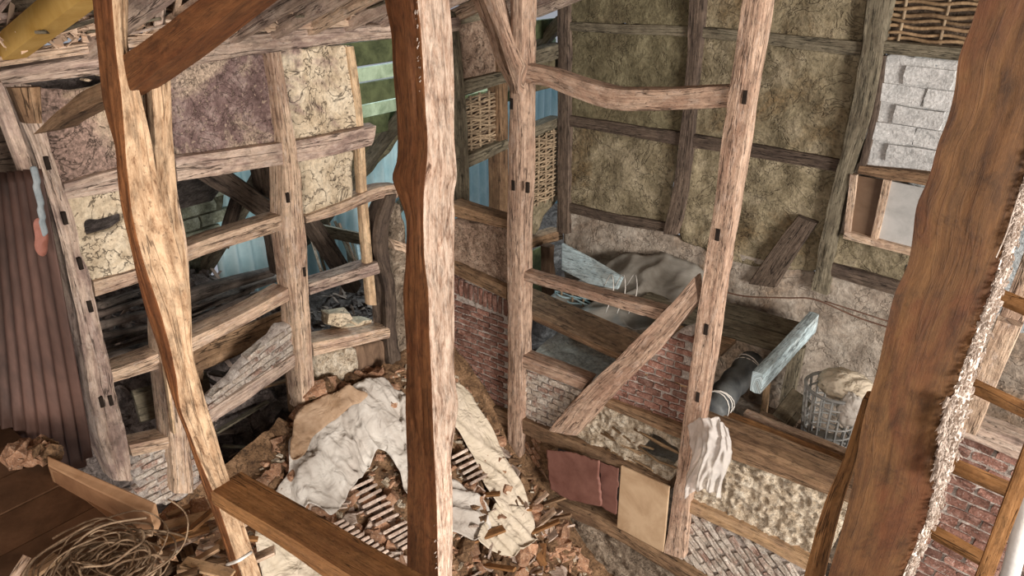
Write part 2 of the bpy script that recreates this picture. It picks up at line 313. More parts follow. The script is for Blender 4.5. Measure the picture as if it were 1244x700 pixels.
def tube(name, pts, r, m, parent=None, sides=6, sm=True, closed=False):
    P = np.array(pts, float); n = len(P); T = np.gradient(P, axis=0); T /= np.linalg.norm(T, axis=1, keepdims=True)+1e-9
    up = np.array([.13, .21, .97]); X = np.cross(T, up); X /= np.linalg.norm(X, axis=1, keepdims=True)+1e-9; Y = np.cross(X, T)
    R_ = np.broadcast_to(np.asarray(r, float), (n,)); a = np.arange(sides)/sides*2*math.pi
    V = (P[:, None]+R_[:, None, None]*(X[:, None]*np.cos(a)[None, :, None]+Y[:, None]*np.sin(a)[None, :, None])).reshape(-1, 3)
    Fc = [(i*sides+j, i*sides+(j+1) % sides, (i+1)*sides+(j+1) % sides, (i+1)*sides+j) for i in range(n-1) for j in range(sides)]
    Fc += [tuple(range(sides))[::-1], tuple((n-1)*sides+j for j in range(sides))]
    L = np.concatenate([[0], np.cumsum(np.linalg.norm(np.diff(P, axis=0), axis=1))])
    uv = np.stack([np.repeat(L, sides), np.tile(np.abs(np.arange(sides)-sides/2)/sides*R_.mean()*6, n)], 1)
    if name is None: return V, Fc, uv
    return mk(name, V, Fc, m, parent, uv=uv, smooth=sm)
def spl(pts, n=24):
    P = np.array(pts, float); L = np.linspace(0, 1, len(P)); s = np.linspace(0, 1, n); T = np.gradient(P, L, axis=0)
    j = np.clip(np.searchsorted(L, s, 'right')-1, 0, len(L)-2); h = (L[j+1]-L[j])[:, None]; u = ((s-L[j])/(L[j+1]-L[j]))[:, None]
    return (2*u**3-3*u**2+1)*P[j]+(u**3-2*u**2+u)*h*T[j]+(-2*u**3+3*u**2)*P[j+1]+(u**3-u**2)*h*T[j+1]
def inpoly(U, V_, poly):
    r = np.zeros(U.shape, bool); n = len(poly)
    for i in range(n):
        x1, y1 = poly[i]; x2, y2 = poly[(i+1) % n]
        c = ((y1 > V_) != (y2 > V_)) & (U < (x2-x1)*(V_-y1)/((y2-y1) or 1e-9)+x1); r ^= c
    return r
def uvof(pn, q, off=0):
    p = pl(pn, q, off); return (p[1] if pn in 'LO' else p[0], p[2])
def slab(name, pn, poly, m, parent, amp=.02, thick=.06, back=.03, res=.016, fs=7., ridged=0., rag=.01, holes=(), oct=4, grow=.02, world=False, bulge=0.):
    """displaced infill panel in a wall plane; poly in pixels (or plane coordinates when world)"""
    Q = np.array([q if world else uvof(pn, q, -back) for q in poly]); c = Q.mean(0)
    Q = c+(Q-c)*(1+grow/np.maximum(np.linalg.norm(Q-c, axis=1, keepdims=True), .05))
    u0, v0 = Q.min(0)-.02; u1, v1 = Q.max(0)+.02; nu = int((u1-u0)/res)+2; nv = int((v1-v0)/res)+2
    uu, vv = np.meshgrid(np.linspace(u0, u1, nu), np.linspace(v0, v1, nv), indexing='ij')
    sd = random.randint(1, 9999); X = np.stack([uu.ravel(), vv.ravel(), np.full(uu.size, sd*.37)], 1)
    wx = fbm(X*9, 2, sd).reshape(uu.shape)*rag*2; wy = fbm(X*9+50, 2, sd+1).reshape(uu.shape)*rag*2
    ins = inpoly(uu+wx, vv+wy, Q)
    for hp in holes:
        H = np.array([uvof(pn, q, -back) for q in hp]); ins &= ~inpoly(uu+wx*2, vv+wy*2, H)
    d = fbm(X*fs, oct, sd+3).reshape(uu.shape)
    if ridged: d = d*(1-ridged)+ridged*(1-2*np.abs(fbm(X*fs*1.3, oct, sd+5).reshape(uu.shape))**.7)
    d = d*amp
    if bulge: d += bulge*np.sin((uu-u0)/(u1-u0)*3.14)*np.sin((vv-v0)/(v1-v0)*3.14)
    ax, val, n = PL[pn]
    def pt(off): 
        if pn in 'LO': return np.stack([val+n[0]*off, uu, vv], 2).reshape(-1, 3)
        return np.stack([uu, val+n[1]*off, vv], 2).reshape(-1, 3)
    fr = pt(-back+d); bk = pt(np.full_like(uu, -back-thick)); NN = nu*nv
    cell = ins[:-1, :-1] & ins[1:, :-1] & ins[1:, 1:] & ins[:-1, 1:]
    Fc = []; I = lambda i, j: i*nv+j
    for i, j in zip(*np.nonzero(cell)):
        a, b, c_, d_ = I(i, j), I(i+1, j), I(i+1, j+1), I(i, j+1)
        Fc.append((a, b, c_, d_)); 
        if i == 0 or not cell[i-1, j]: Fc.append((a, d_, d_+NN, a+NN))
        if i == cell.shape[0]-1 or not cell[i+1, j]: Fc.append((c_, b, b+NN, c_+NN))
        if j == 0 or not cell[i, j-1]: Fc.append((b, a, a+NN, b+NN))
        if j == cell.shape[1]-1 or not cell[i, j+1]: Fc.append((d_, c_, c_+NN, d_+NN))
    ii, jj = np.nonzero(cell); Fg = np.stack([ii*nv+jj, (ii+1)*nv+jj, (ii+1)*nv+jj+1, ii*nv+jj+1], 1)
    _it = 2 if rag < .007 else 4; fr = smooth_rim(fr, Fg, _it); bk = smooth_rim(bk, Fg, _it)
    V = np.vstack([fr, bk]); Fc = np.array(Fc)
    used = np.unique(Fc); mp = -np.ones(len(V), int); mp[used] = np.arange(len(used))
    return mk(name, V[used], mp[Fc], m, parent)
def smooth_rim(P, Fg, it=4):
    """relax the rim of a grid cut-out so that its outline runs smoothly"""
    E_ = np.vstack([Fg[:, [0, 1]], Fg[:, [1, 2]], Fg[:, [2, 3]], Fg[:, [3, 0]]]); E_ = np.sort(E_, axis=1)
    u, c = np.unique(E_, axis=0, return_counts=True); R_ = u[c == 1]
    for _ in range(it):
        S = np.zeros_like(P); n = np.zeros(len(P))
        for a, b in ((0, 1), (1, 0)): np.add.at(S, R_[:, a], P[R_[:, b]]); np.add.at(n, R_[:, a], 1)
        k = n > 0; P[k] = .5*P[k]+.5*S[k]/n[k][:, None]
    return P
def prism(name, pts, m, parent=None, **k):
    """solid from two rings of equal length"""
    a, b = pts; n = len(a); V = list(a)+list(b); Fc = [tuple(range(n)), tuple(range(2*n-1, n-1, -1))]+[(i, n+i, n+(i+1) % n, (i+1) % n) for i in range(n)]
    o = mk(name, V, Fc, m, parent, smooth=False, uv=[(v[0], v[1]+v[2]) for v in V]); bv = o.modifiers.new('bevel', 'BEVEL'); bv.width = .006; bv.segments = 2; return o
def facet(nm, pn, q, off, thick, m, parent=None, cat=None, label=None):
    n = PL[pn][2]; a = [pl(pn, x, off) for x in q]; o = prism(nm, (a, [v-n*thick for v in a]), m, parent)
    if label: tag(o, label, cat)
    return o
# brick meshes, shared
def brick_mesh(l, h, d, seed, m, rough=.004, nx=4, ny=2, nz=3):
    import bmesh
    bm = bmesh.new(); bmesh.ops.create_cube(bm, size=1); bmesh.ops.subdivide_edges(bm, edges=bm.edges[:], cuts=1, use_grid_fill=True)
    me = bpy.data.meshes.new('brick'); bm.to_mesh(me); bm.free()
    V = np.empty(len(me.vertices)*3); me.vertices.foreach_get('co', V); V = V.reshape(-1, 3)*2
    V *= (1-.05*(np.abs(V).sum(1, keepdims=True) > 2.5)-.0*0); V = V/2*np.array([l, d, h])
    V += np.stack([vn(V*40+seed*3.1, seed), vn(V*40+seed*1.7+9, seed+1), vn(V*40+seed*.7+5, seed+2)], 1)*rough*1.6
    me.vertices.foreach_set('co', V.ravel()); me.materials.append(m)
    me.polygons.foreach_set('use_smooth', [False]*len(me.polygons)); return me
_bm = {}
def bmeshes(l, h, d, m, rough=.004):
    key = (l, h, d, m.name)
    if key not in _bm: _bm[key] = [brick_mesh(l, h, d, s*13+1, m, rough) for s in range(6)]
    return _bm[key]
def inst(name, me, loc, rot, parent=None):
    o = bpy.data.objects.new(name, me); o.location = np.asarray(loc)-(worldloc(parent) if parent is not None else 0)
    o.rotation_euler = rot; link(o, parent); return o
def bricks(pn, poly, m, mort, parent, l=.15, h=.05, joint=.013, ang=0., back=.03, soldier=0, herring=False, rag=.35, name='brick_infill', world=False, skip=.0, mamp=.010, out=.003, res=.02):
    """bed of mortar (the panel) with single bricks as its children"""
    pa = slab(name, pn, poly, mort, parent, amp=mamp, thick=.07, back=back+.006, res=res*.8, fs=24, world=world, rag=.012)
    Q = np.array([q if world else uvof(pn, q, -back) for q in poly]); c = Q.mean(0); ca, sa = math.cos(ang), math.sin(ang)
    ax, val, n = PL[pn]; W = np.ptp(Q[:, 0])+np.ptp(Q[:, 1]); ms = bmeshes(l-joint, h-joint, .07, m); msd = bmeshes(h-joint, l-joint, .07, m)
    cnt = 0
    def put(u, v, a, mm):
        nonlocal cnt
        if cnt >= 290 or random.random() < skip: return
        loc = [0, 0, v]; loc[1 if pn in 'LO' else 0] = u; loc[ax] = val-n[ax]*(back+.035-out-random.uniform(0, .008))
        rz = (math.pi/2 if pn in 'LO' else 0)
        o = inst('brick', random.choice(mm), loc, (random.uniform(-.05, .05), -a+random.uniform(-.02, .02) if pn not in 'LO' else -a, rz+random.uniform(-.04, .04)), pa); cnt += 1
    rows = int(W/h)+2
    top = Q[:, 1].max()
    for r in range(-rows, rows):
        for k in range(-int(W/l)-1, int(W/l)+2):
            if herring:
                a0 = ang+(math.pi/4 if (r//1) % 2 == 0 else math.pi/4); 
            x = (k+(.5 if r % 2 else 0))*l+random.uniform(-.006, .006); y = r*h
            u, v = c[0]+x*ca-y*sa, c[1]+x*sa+y*ca
            if inpoly(np.array([u]), np.array([v]), Q)[0]:
                if soldier:
                    # keep clear of the soldier course under the top edge
                    te = np.interp(u, [Q[0][0], Q[1][0]], [Q[0][1], Q[1][1]])
                    if v > te-soldier-h*.5: continue
                put(u, v, ang, ms)
    if soldier:
        u = min(Q[0][0], Q[1][0])+h/2
        while u < max(Q[0][0], Q[1][0]):
            te = np.interp(u, sorted([Q[0][0], Q[1][0]]), [Q[0][1], Q[1][1]] if Q[0][0] < Q[1][0] else [Q[1][1], Q[0][1]])
            put(u, te-soldier/2, random.uniform(-.15, .05), bmeshes(h-joint, soldier-joint, .07, m)); u += h
    return pa
def wattle(pn, poly, m, ms, parent, name='wattle_panel', pitch=.021, stake=.11, r=.009, back=.05, mud=None, amp=.012):
    Q = np.array([uvof(pn, q, -back) for q in poly]); ax, val, n = PL[pn]
    pa = slab(name, pn, poly, mud or D_DARK, parent, amp=.006, thick=.04, back=back+.035, res=.03)
    def P3(u, v, off):
        p = [0, 0, v]; p[1 if pn in 'LO' else 0] = u; p[ax] = val+n[ax]*(off-back); return p
    u0, v0 = Q.min(0); u1, v1 = Q.max(0); k = 0; v = v0
    while v < v1:
        us = np.linspace(u0-.02, u1+.02, 60); ok = inpoly(us, np.full(60, v), Q)
        if ok.sum() > 4:
            a, b = us[ok][0]-.02, us[ok][-1]+.02; uu = np.linspace(a, b, max(8, int((b-a)/.025)))
            ph = math.pi*(k % 2); wv = v+random.uniform(-.004, .004); dr = random.uniform(-.03, .03)
            tube('rod', [P3(x, wv+.006*math.sin(x*23+k)+dr*(x-a), amp*math.sin(math.pi*(x-u0)/stake+ph)) for x in uu], r*random.uniform(.75, 1.15), m, pa, 5)
        v += pitch; k += 1
    u = u0+stake/2
    while u < u1:
        vs = np.linspace(v0-.02, v1+.02, 60); ok = inpoly(np.full(60, u), vs, Q)
        if ok.sum() > 4: tube('stake', [P3(u+random.uniform(-.004, .004), x, random.uniform(-.002, .002)) for x in np.linspace(vs[ok][0]-.02, vs[ok][-1]+.02, 8)], .011, ms, pa, 6)
        u += stake
    return pa

# ================================================================== SETTING
G0 = lambda *p: np.array(p, float)
# ---- left wall (timber frame running away from the camera, plane x = -3.69)
WL = tag(empty('wall_left', (-3.75, 3.2, .2)), 'left timber framed wall with daub panels and open bays', kind='structure')
t = lambda n, a, b, m=W_LEFT, **k: tim(n, 'L', a, b, m, WL, **k)
t('wall_plate', [(-60, 94), (0, 84), (118, 66), (240, 47), (330, 40), (468, 30), (560, 20)], [(-60, 116), (0, 105), (118, 92), (240, 78), (330, 65), (468, 49), (560, 38)], depth=.18, proud=.05, jit=.008)
t('plate_board', [(-60, 80), (0, 69), (118, 50), (240, 34), (444, 22)], [(-60, 92), (0, 82), (118, 64), (240, 46), (444, 31)], W_PALE, depth=.10, proud=.09)
t('rail', [(78, 222), (145, 204), (192, 194)], [(80, 243), (145, 232), (192, 223)], depth=.13, proud=.01)
t('rail', [(214, 189), (300, 179), (380, 167), (458, 152)], [(216, 219), (300, 208), (380, 194), (452, 178)], depth=.15, proud=.03, jit=.008)
t('rail', [(114, 342), (165, 328), (232, 298), (350, 259)], [(116, 361), (165, 346), (232, 318), (350, 277)], W_PALE, depth=.13, proud=.0)
t('rail', [(372, 263), (415, 246), (470, 225), (484, 224)], [(373, 272), (415, 260), (470, 241), (484, 242)], W_PALE, depth=.12, proud=.0)
t('rail', [(136, 449), (200, 426), (233, 411), (300, 379), (350, 351)], [(138, 466), (205, 444), (236, 428), (300, 395), (352, 366)], W_PALE, depth=.15, proud=.0)
t('rail', [(376, 345), (420, 331), (462, 317)], [(377, 359), (420, 346), (462, 333)], W_LEFT, depth=.13, proud=.01)
t('rail', [(380, 417), (425, 408), (474, 397)], [(382, 434), (425, 423), (474, 411)], W_PALE, depth=.2, proud=.03)
t('sill', [(157, 541), (235, 524)], [(161, 555), (238, 539)], W_PALE, depth=.14, proud=.01)
t('post', [(5, 100), (38, 171), (60, 240), (84, 345), (103, 443), (118, 529), (139, 585)], [(44, 104), (62, 171), (84, 240), (113, 350), (135, 443), (151, 515), (165, 585)], W_LEFT, depth=.16, proud=.04, jit=.009, crack=.02)
t('gusset', [(12, 107), (30, 150)], [(50, 106), (52, 150)], W_MID, depth=.06, proud=.07)
t('post', [(186, 88), (190, 250), (193, 330), (198, 440), (208, 545), (212, 600)], [(206, 84), (217, 237), (229, 300), (231, 420), (234, 545), (238, 600)], W_PALE, depth=.16, proud=.04, crack=.012)
t('post', [(329, 63), (338, 130), (346, 200), (348, 278), (358, 370), (368, 500)], [(343, 62), (354, 130), (366, 200), (373, 265), (377, 350), (384, 495)], W_PALE, depth=.16, proud=.04, crack=.012)
t('post', [(353, 430), (360, 505)], [(365, 430), (378, 505)], W_MID, depth=.1, proud=-.05)
t('lath_stud', [(421, 57), (430, 120), (436, 200), (439, 249), (449, 371)], [(430, 56), (439, 120), (445, 200), (448, 249), (458, 371)], W_NEW, depth=.05, proud=-.02, jit=.002)
t('post', [(470, 238), (458, 275), (457, 302), (466, 345), (470, 410), (478, 480)], [(483, 236), (474, 275), (473, 302), (483, 345), (487, 410), (494, 480)], W_DARK, depth=.14, proud=.02, jit=.012, crack=.02)
t('brace', [(366, 425), (310, 462), (254, 499)], [(366, 441), (312, 478), (257, 514)], W_LEFT, depth=.12, proud=.0)
t('rail', [(552, 14), (618, 3)], [(554, 31), (618, 19)], W_GREY, depth=.14, proud=.02)
t('rail', [(556, 100), (618, 86)], [(560, 119), (618, 101)], W_GREY, depth=.14, proud=.02)
t('rail', [(560, 193), (618, 169)], [(562, 208), (618, 182)], W_GREY, depth=.14, proud=.02)
t('stud', [(550, 25), (557, 100), (561, 170), (563, 262)], [(557, 25), (565, 100), (569, 170), (571, 262)], W_GREY, depth=.12, proud=.03)
t('stud', [(603, 10), (606, 100), (607, 262)], [(616, 10), (617, 100), (618, 262)], W_MID, depth=.12, proud=.0)
t('rail', [(640, 158), (682, 142)], [(640, 172), (682, 153)], W_GREY, depth=.12, proud=.02)
t('rail', [(640, 64), (682, 52)], [(640, 84), (682, 70)], W_GREY, depth=.12, proud=.02)
t('rail', [(640, 292), (684, 279)], [(640, 304), (684, 291)], W_MID, depth=.14, proud=.02)
p = lambda n, q, m, **k: slab(n, 'L', q, m, WL, **k)
p('daub_panel', [(44, 106), (120, 92), (188, 88), (192, 200), (80, 226)], D_BEIGE, amp=.022, holes=[[(46, 106), (185, 86), (185, 92), (60, 112)]])
p('daub_panel', [(80, 240), (192, 220), (196, 322), (112, 345)], D_CREAM, amp=.026, holes=[[(104, 272), (150, 260), (152, 270), (122, 283), (104, 284)]])
p('daub_panel', [(206, 80), (332, 62), (350, 175), (214, 194)], D_PURPLE, amp=.014)
p('daub_panel', [(342, 62), (424, 54), (437, 158), (354, 174)], D_CREAM, amp=.02)
p('daub_panel', [(367, 196), (426, 184), (427, 246), (372, 262)], D_CREAM, amp=.016)
p('daub_panel', [(555, 31), (605, 20), (608, 96), (562, 110)], D_PINK, amp=.02)
p('daub_panel', [(648, 168), (680, 154), (680, 240), (660, 262), (648, 290)], D_OLIVE2, amp=.02)
p('daub_panel', [(648, 80), (682, 70), (682, 104), (648, 112)], D_OLIVE, amp=.02)
p('rubble_pier', [(472, 250), (552, 240), (556, 500), (486, 520)], D_STONE, amp=.03, fs=12, holes=[[(486, 232), (552, 225), (552, 300), (497, 312)]])
t('rail', [(478, 290), (552, 318)], [(480, 303), (552, 330)], W_PALE, depth=.12, proud=.02)
p('daub_panel', [(383, 432), (432, 424), (436, 500), (388, 505)], D_STRAW, amp=.015)
p('rubble_pier', [(432, 424), (474, 415), (480, 500), (436, 510)], BARK, amp=.03, fs=10)
for x_, y_ in ((57, 198), (78, 265), (109, 372), (123, 488), (134, 486), (97, 320), (205, 160), (222, 372), (349, 240), (369, 330)):
    c = pl('L', (x_, y_), .035); bar('mortise_shade', c+G0(0, 0, .03), c-G0(0, 0, .03), .022, .02, HOLE, WL)  # solid dark blocks, painted shade of the mortise holes
wattle('L', [(567, 120), (606, 108), (606, 172), (567, 192)], RODM, RODM, WL, pitch=.018, mud=D_BEIGE)
wattle('L', [(650, 168), (676, 158), (676, 240), (650, 250)], RODM, RODM, WL, pitch=.02, back=.0, mud=D_BEIGE)
bricks('L', [(366, 392), (366, 428), (256, 500), (255, 488), (335, 402)], B_WHITE, MORTAR, WL, l=.15, h=.042, ang=.22, back=.02)
bricks('L', [(160, 552), (238, 540), (242, 600), (172, 618)], B_WHITE, MORTAR, WL, l=.13, h=.042, back=.03, mamp=.012)
# ---- partition wall on the right (plane y = 3.9)
WP = tag(empty('wall_right', (-2.2, 4.0, -.4)), 'timber framed partition with brick and daub infill', kind='structure')
t = lambda n, a, b, m=W_PINK, **k: tim(n, 'P', a, b, m, WP, **k)
t('post', [(617, -60), (617, 100), (616, 260), (616, 400), (615, 574)], [(634, -60), (634, 100), (633, 260), (632, 400), (631, 574)], W_PINK, depth=.16, proud=.05, jit=.006, crack=.008, k=6)
tim('post', 'P', [(930, -230), (907, -60), (899, 0), (866, 237), (838, 440), (816, 600), (806, 672)], [(962, -230), (939, -60), (930, 0), (893, 237), (863, 440), (838, 600), (830, 680)], W_PINK, WP, depth=.13, proud=.05, jit=.006, crack=.008, k=6)
t('curved_rail', [(632, 77), (665, 84), (700, 96), (745, 107), (790, 108), (890, 103)], [(632, 101), (665, 107), (700, 120), (745, 134), (790, 135), (890, 131)], W_PINK, depth=.11, proud=.02, k=5)
t('rail', [(632, 329), (720, 355), (806, 377)], [(632, 340), (720, 366), (800, 391)], W_PINK, depth=.10, proud=.0)
t('rail', [(630, 430), (715, 462)], [(630, 446), (706, 475)], W_PINK, depth=.12, proud=.01)
t('brace', [(842, 338), (800, 385), (760, 425), (700, 483), (664, 524)], [(848, 368), (815, 408), (786, 442), (737, 490), (700, 530)], W_PINK, depth=.11, proud=.04, jit=.008, crack=.012, k=5)
t('rail', [(545, 246), (618, 268)], [(545, 262), (618, 279)], W_MID, depth=.14, proud=.02)
t('rail', [(545, 318), (615, 349)], [(545, 331), (615, 365)], W_MID, depth=.12, proud=.02)
t('sill', [(545, 474), (617, 502), (668, 523), (751, 559), (812, 588)], [(545, 492), (617, 520), (668, 541), (751, 573), (812, 600)], W_MID, depth=.16, proud=.02, jit=.01)
t('rail', [(726, 481), (836, 521)], [(733, 494), (834, 537)], W_MID, depth=.12, proud=.01)
t('sill', [(560, 544), (604, 562), (668, 600), (749, 637), (835, 690), (920, 742)], [(560, 560), (604, 580), (668, 617), (749, 656), (835, 712), (920, 765)], W_MID, depth=.2, proud=.03, jit=.01)
t('head_beam', [(846, 515), (930, 548), (1040, 594)], [(846, 546), (930, 573), (1030, 612)], W_MID, depth=.22, proud=.03, jit=.01)
t('rail', [(838, 609), (910, 642), (1000, 686)], [(836, 624), (910, 657), (996, 703)], W_TAN, depth=.14, proud=.02)
bar('top_board', aty(880, 508, 4.12), aty(1040, 572, 4.12), .13, .05, W_BROWN, WP)
bar('top_board', aty(905, 502, 4.3), aty(1040, 556, 4.3), .07, .04, W_PALE, WP)
t('brace', [(582, -12), (604, 45), (627, 117)], [(599, -12), (613, 35), (631, 82)], W_PINK, depth=.10, proud=.10)
t('brace', [(568, -12), (590, 40), (604, 80), (624, 118)], [(584, -12), (600, 40), (610, 75), (628, 110)], W_PINK, depth=.1, proud=-.02)
p = lambda n, q, m, **k: slab(n, 'P', q, m, WP, **k)
p('daub_panel', [(550, 266), (617, 279), (617, 350), (550, 322)], D_PINK, amp=.02, fs=14)
bricks('P', [(546, 333), (616, 364), (616, 506), (546, 480)], B_RED, MORTAR, WP, l=.135, h=.048, soldier=.15)
p('daub_panel', [(546, 494), (617, 519), (617, 570), (546, 548)], D_STONE, amp=.02)
bricks('P', [(632, 446), (708, 474), (668, 523), (632, 507)], B_WHITE, MORTAR, WP, l=.10, h=.05, mamp=.02)
bricks('P', [(630, 520), (672, 539), (672, 604), (630, 577)], B_TERRA, D_MOUND, WP, l=.12, h=.05, ang=-.9, skip=.35)
bricks('P', [(842, 392), (838, 524), (724, 482), (786, 436)], B_RED, MORTAR, WP, l=.125, h=.052)
p('straw_daub', [(700, 530), (733, 492), (834, 536), (812, 592)], D_STRAW, amp=.05, fs=13, ridged=.5, res=.012, holes=[[(790, 528), (826, 540), (818, 565), (775, 548)]])
for i in range(9):
    a = aty(735+random.uniform(-5, 60), 500+i*5+random.uniform(0, 22), 3.92); tube('lath', [a, a+G0(.16, 0, -.03+random.uniform(-.03, .02)), a+G0(.33, .0, -.04)], .009, ROD_D, WP, 5)
p('straw_daub', [(838, 545), (1032, 606), (996, 690), (836, 612)], D_STRAW, amp=.045, fs=16, ridged=.5, res=.0115)
# right part below : bricks set aslant
bricks('P', [(832, 622), (1000, 702), (985, 790), (828, 692)], B_WHITE, MORTAR, WP, l=.19, h=.05, ang=-.72, mamp=.015, rag=0, out=.012)
slab('rubble_footing', 'P', [(560, 560), (604, 580), (668, 616), (749, 654), (835, 712), (920, 765), (900, 900), (700, 860), (540, 700)], D_STONE, WP, amp=.05, fs=9, ridged=.35, res=.02)
# far right stretch of the partition: whitewashed sill and red brick below it
t('sill', [(1120, 494), (1175, 513), (1310, 566)], [(1112, 512), (1170, 533), (1310, 592)], W_LEFT, depth=.16, proud=.02)
bricks('P', [(1100, 508), (1310, 588), (1310, 790), (1060, 700)], B_RED, MORTAR, WP, l=.17, h=.062, ang=-.10, mamp=.015)
for x_, y_ in ((624, 225), (622, 126), (848, 482), (905, 118), (872, 285), (858, 400), (641, 228)):
    c = pl('P', (x_, y_), .046); bar('mortise_shade', c+G0(0, 0, .035), c-G0(0, 0, .035), .025, .02, HOLE, WP)  # solid dark blocks standing for shaded mortise holes
# ---- back wall (plane y = 5.4)
WF = tag(empty('wall_back', (-1.8, 5.5, .3)), 'olive brown daub wall with dark timber frame', kind='structure')
t = lambda n, a, b, m=W_GREY, **k: tim(n, 'F', a, b, m, WF, **k)
t('post', [(675, -60), (676, 100), (677, 237), (676, 282)], [(689, -60), (690, 100), (690, 237), (690, 285)], W_DARK, depth=.14, proud=.03)
t('post', [(838, -60), (835, 30), (825, 165), (815, 237), (804, 284)], [(858, -60), (852, 30), (840, 165), (833, 237), (822, 286)], W_DARK, depth=.14, proud=.03, crack=.01)
t('post', [(1062, -60), (1053, 0), (1029, 147), (1008, 237), (984, 352)], [(1098, -60), (1084, 0), (1055, 147), (1028, 237), (1006, 360)], W_GREY, depth=.15, proud=.04, jit=.01, crack=.015)
t('rail', [(687, 26), (760, 29), (845, 33), (1050, 51)], [(687, 37), (760, 42), (845, 46), (1045, 69)], W_GREY, depth=.12, proud=.0)
t('rail', [(686, 140), (818, 159), (1020, 194)], [(686, 153), (818, 176), (1016, 210)], W_DARK, depth=.12, proud=.0)
t('rail', [(684, 246), (740, 259), (812, 271)], [(684, 258), (740, 272), (812, 284)], W_DARK, depth=.12, proud=.0)
t('brace', [(968, 263), (935, 305), (908, 345)], [(992, 272), (965, 312), (942, 350)], W_DARK, depth=.08, proud=.03)
t('rail', [(1008, 319), (1120, 351)], [(1004, 334), (1120, 369)], W_DARK, depth=.12, proud=.01)
t('rail', [(1074, 50), (1200, 62)], [(1071, 66), (1200, 78)], W_GREY, depth=.12, proud=.02)
t('rail', [(1044, 202), (1140, 212)], [(1041, 212), (1140, 229)], W_MID, depth=.12, proud=.03)
t('jamb', [(1068, 68), (1060, 130), (1042, 205)], [(1074, 68), (1067, 130), (1050, 205)], W_DARK, depth=.08, proud=.02)
p = lambda n, q, m, **k: slab(n, 'F', q, m, WF, res=.02, **k)
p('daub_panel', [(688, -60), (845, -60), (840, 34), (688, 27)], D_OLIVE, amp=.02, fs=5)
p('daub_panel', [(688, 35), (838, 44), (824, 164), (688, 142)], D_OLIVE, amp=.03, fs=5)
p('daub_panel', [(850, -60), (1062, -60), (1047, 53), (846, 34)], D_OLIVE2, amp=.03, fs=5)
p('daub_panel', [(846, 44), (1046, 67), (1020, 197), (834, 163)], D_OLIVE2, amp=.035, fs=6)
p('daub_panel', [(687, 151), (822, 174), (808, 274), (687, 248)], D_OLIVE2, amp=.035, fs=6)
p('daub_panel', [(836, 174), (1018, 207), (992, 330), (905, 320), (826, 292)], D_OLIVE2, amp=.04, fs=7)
p('plaster_base', [(686, 256), (808, 283), (905, 312), (992, 335), (1120, 360), (1300, 410), (1300, 640), (900, 560), (686, 420)], D_PLAST, amp=.03, fs=3)
p('daub_panel', [(1018, 284), (1120, 304), (1120, 354), (1008, 322)], D_OLIVE2, amp=.03, fs=7)
slab('daub_panel', 'F', [(1028, 196), (1140, 205), (1140, 320), (1008, 300)], D_PLAST, WF, amp=.004, back=.06, res=.04)
p('plaster_panel', [(1110, 60), (1300, 80), (1300, 430), (1095, 380)], D_BLUE, amp=.01, fs=7)
wattle('F', [(1086, -50), (1230, -50), (1200, 62), (1078, 50)], ROD_D, RODM, WF, pitch=.036, stake=.24, r=.013)
bricks('F', [(1076, 68), (1200, 80), (1150, 212), (1050, 202)], B_BLOCK, B_BLOCK, WF, l=.30, h=.125, joint=.007, ang=-.03, name='block_infill', mamp=.004, out=.0165, back=.02)
wn = tag(empty('window_1', pl('F', (1060, 290))), 'small two light window frame leaning in the back wall', kind='structure')
tim('window_frame', 'F', [(1032, 212), (1024, 288)], [(1041, 213), (1032, 288)], W_PALE, wn, depth=.05, proud=.05, jit=.002)
tim('window_frame', 'F', [(1026, 281), (1120, 306)], [(1024, 290), (1120, 315)], W_PALE, wn, depth=.06, proud=.06, jit=.002)
tim('mullion', 'F', [(1073, 218), (1057, 290)], [(1082, 220), (1066, 292)], W_PALE, wn, depth=.05, proud=.055, jit=.002)
facet('pane', 'F', [(1040, 213), (1074, 219), (1060, 290), (1031, 284)], .02, .01, PANE, wn)
facet('pane', 'F', [(1081, 220), (1140, 232), (1125, 308), (1065, 291)], .02, .01, PANE2, wn)

# ---- ground and far parts
def field(name, x0, x1, y0, y1, fn, m, res=.05, parent=None, skirt=.3, **k):
    nx = int((x1-x0)/res)+1; ny = int((y1-y0)/res)+1
    X, Y = np.meshgrid(np.linspace(x0, x1, nx), np.linspace(y0, y1, ny), indexing='ij'); Z = fn(X, Y)
    V = np.stack([X, Y, Z], 2).reshape(-1, 3); Fc = [(i*ny+j, (i+1)*ny+j, (i+1)*ny+j+1, i*ny+j+1) for i in range(nx-1) for j in range(ny-1)]
    return mk(name, V, Fc, m, parent, **k)
def mound(X, Y):
    X = np.asarray(X, float); Y = np.asarray(Y, float); sh = X.shape
    z = 1.02-.95*(X+3.6)
    z = np.where(Y < 2.2, z-(2.2-Y)*.25, z); z = z+.16*np.exp(-((X+3.45)**2+(Y-3.0)**2)/.12)
    z = np.clip(z, -.45, 1.12)
    n = fbm(np.stack([X.ravel()*3, Y.ravel()*3, X.ravel()*0], 1), 4, 5).reshape(sh); return z+n*.10
def outside(X, Y):
    X = np.asarray(X, float); Y = np.asarray(Y, float); sh = X.shape
    z = .35+1.15*np.clip((-X-3.95)/.35, 0, 1)*np.clip((3.5-Y)/.5, .35, 1)
    n = fbm(np.stack([X.ravel()*4, Y.ravel()*4, X.ravel()*0+3], 1), 5, 15).reshape(sh); return z+n*.16
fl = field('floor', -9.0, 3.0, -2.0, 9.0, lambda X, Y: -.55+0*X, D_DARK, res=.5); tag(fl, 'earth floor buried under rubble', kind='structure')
g = field('rubble_mound', -3.72, -1.5, 1.0, 3.92, mound, D_MOUND, res=.035)
tag(g, 'brown heap of earth and broken brick in the corner under the sheets', 'rubble', kind='stuff')
g = field('rubble_ground', -6.6, -3.72, .6, 8.0, outside, D_GREY, res=.05)
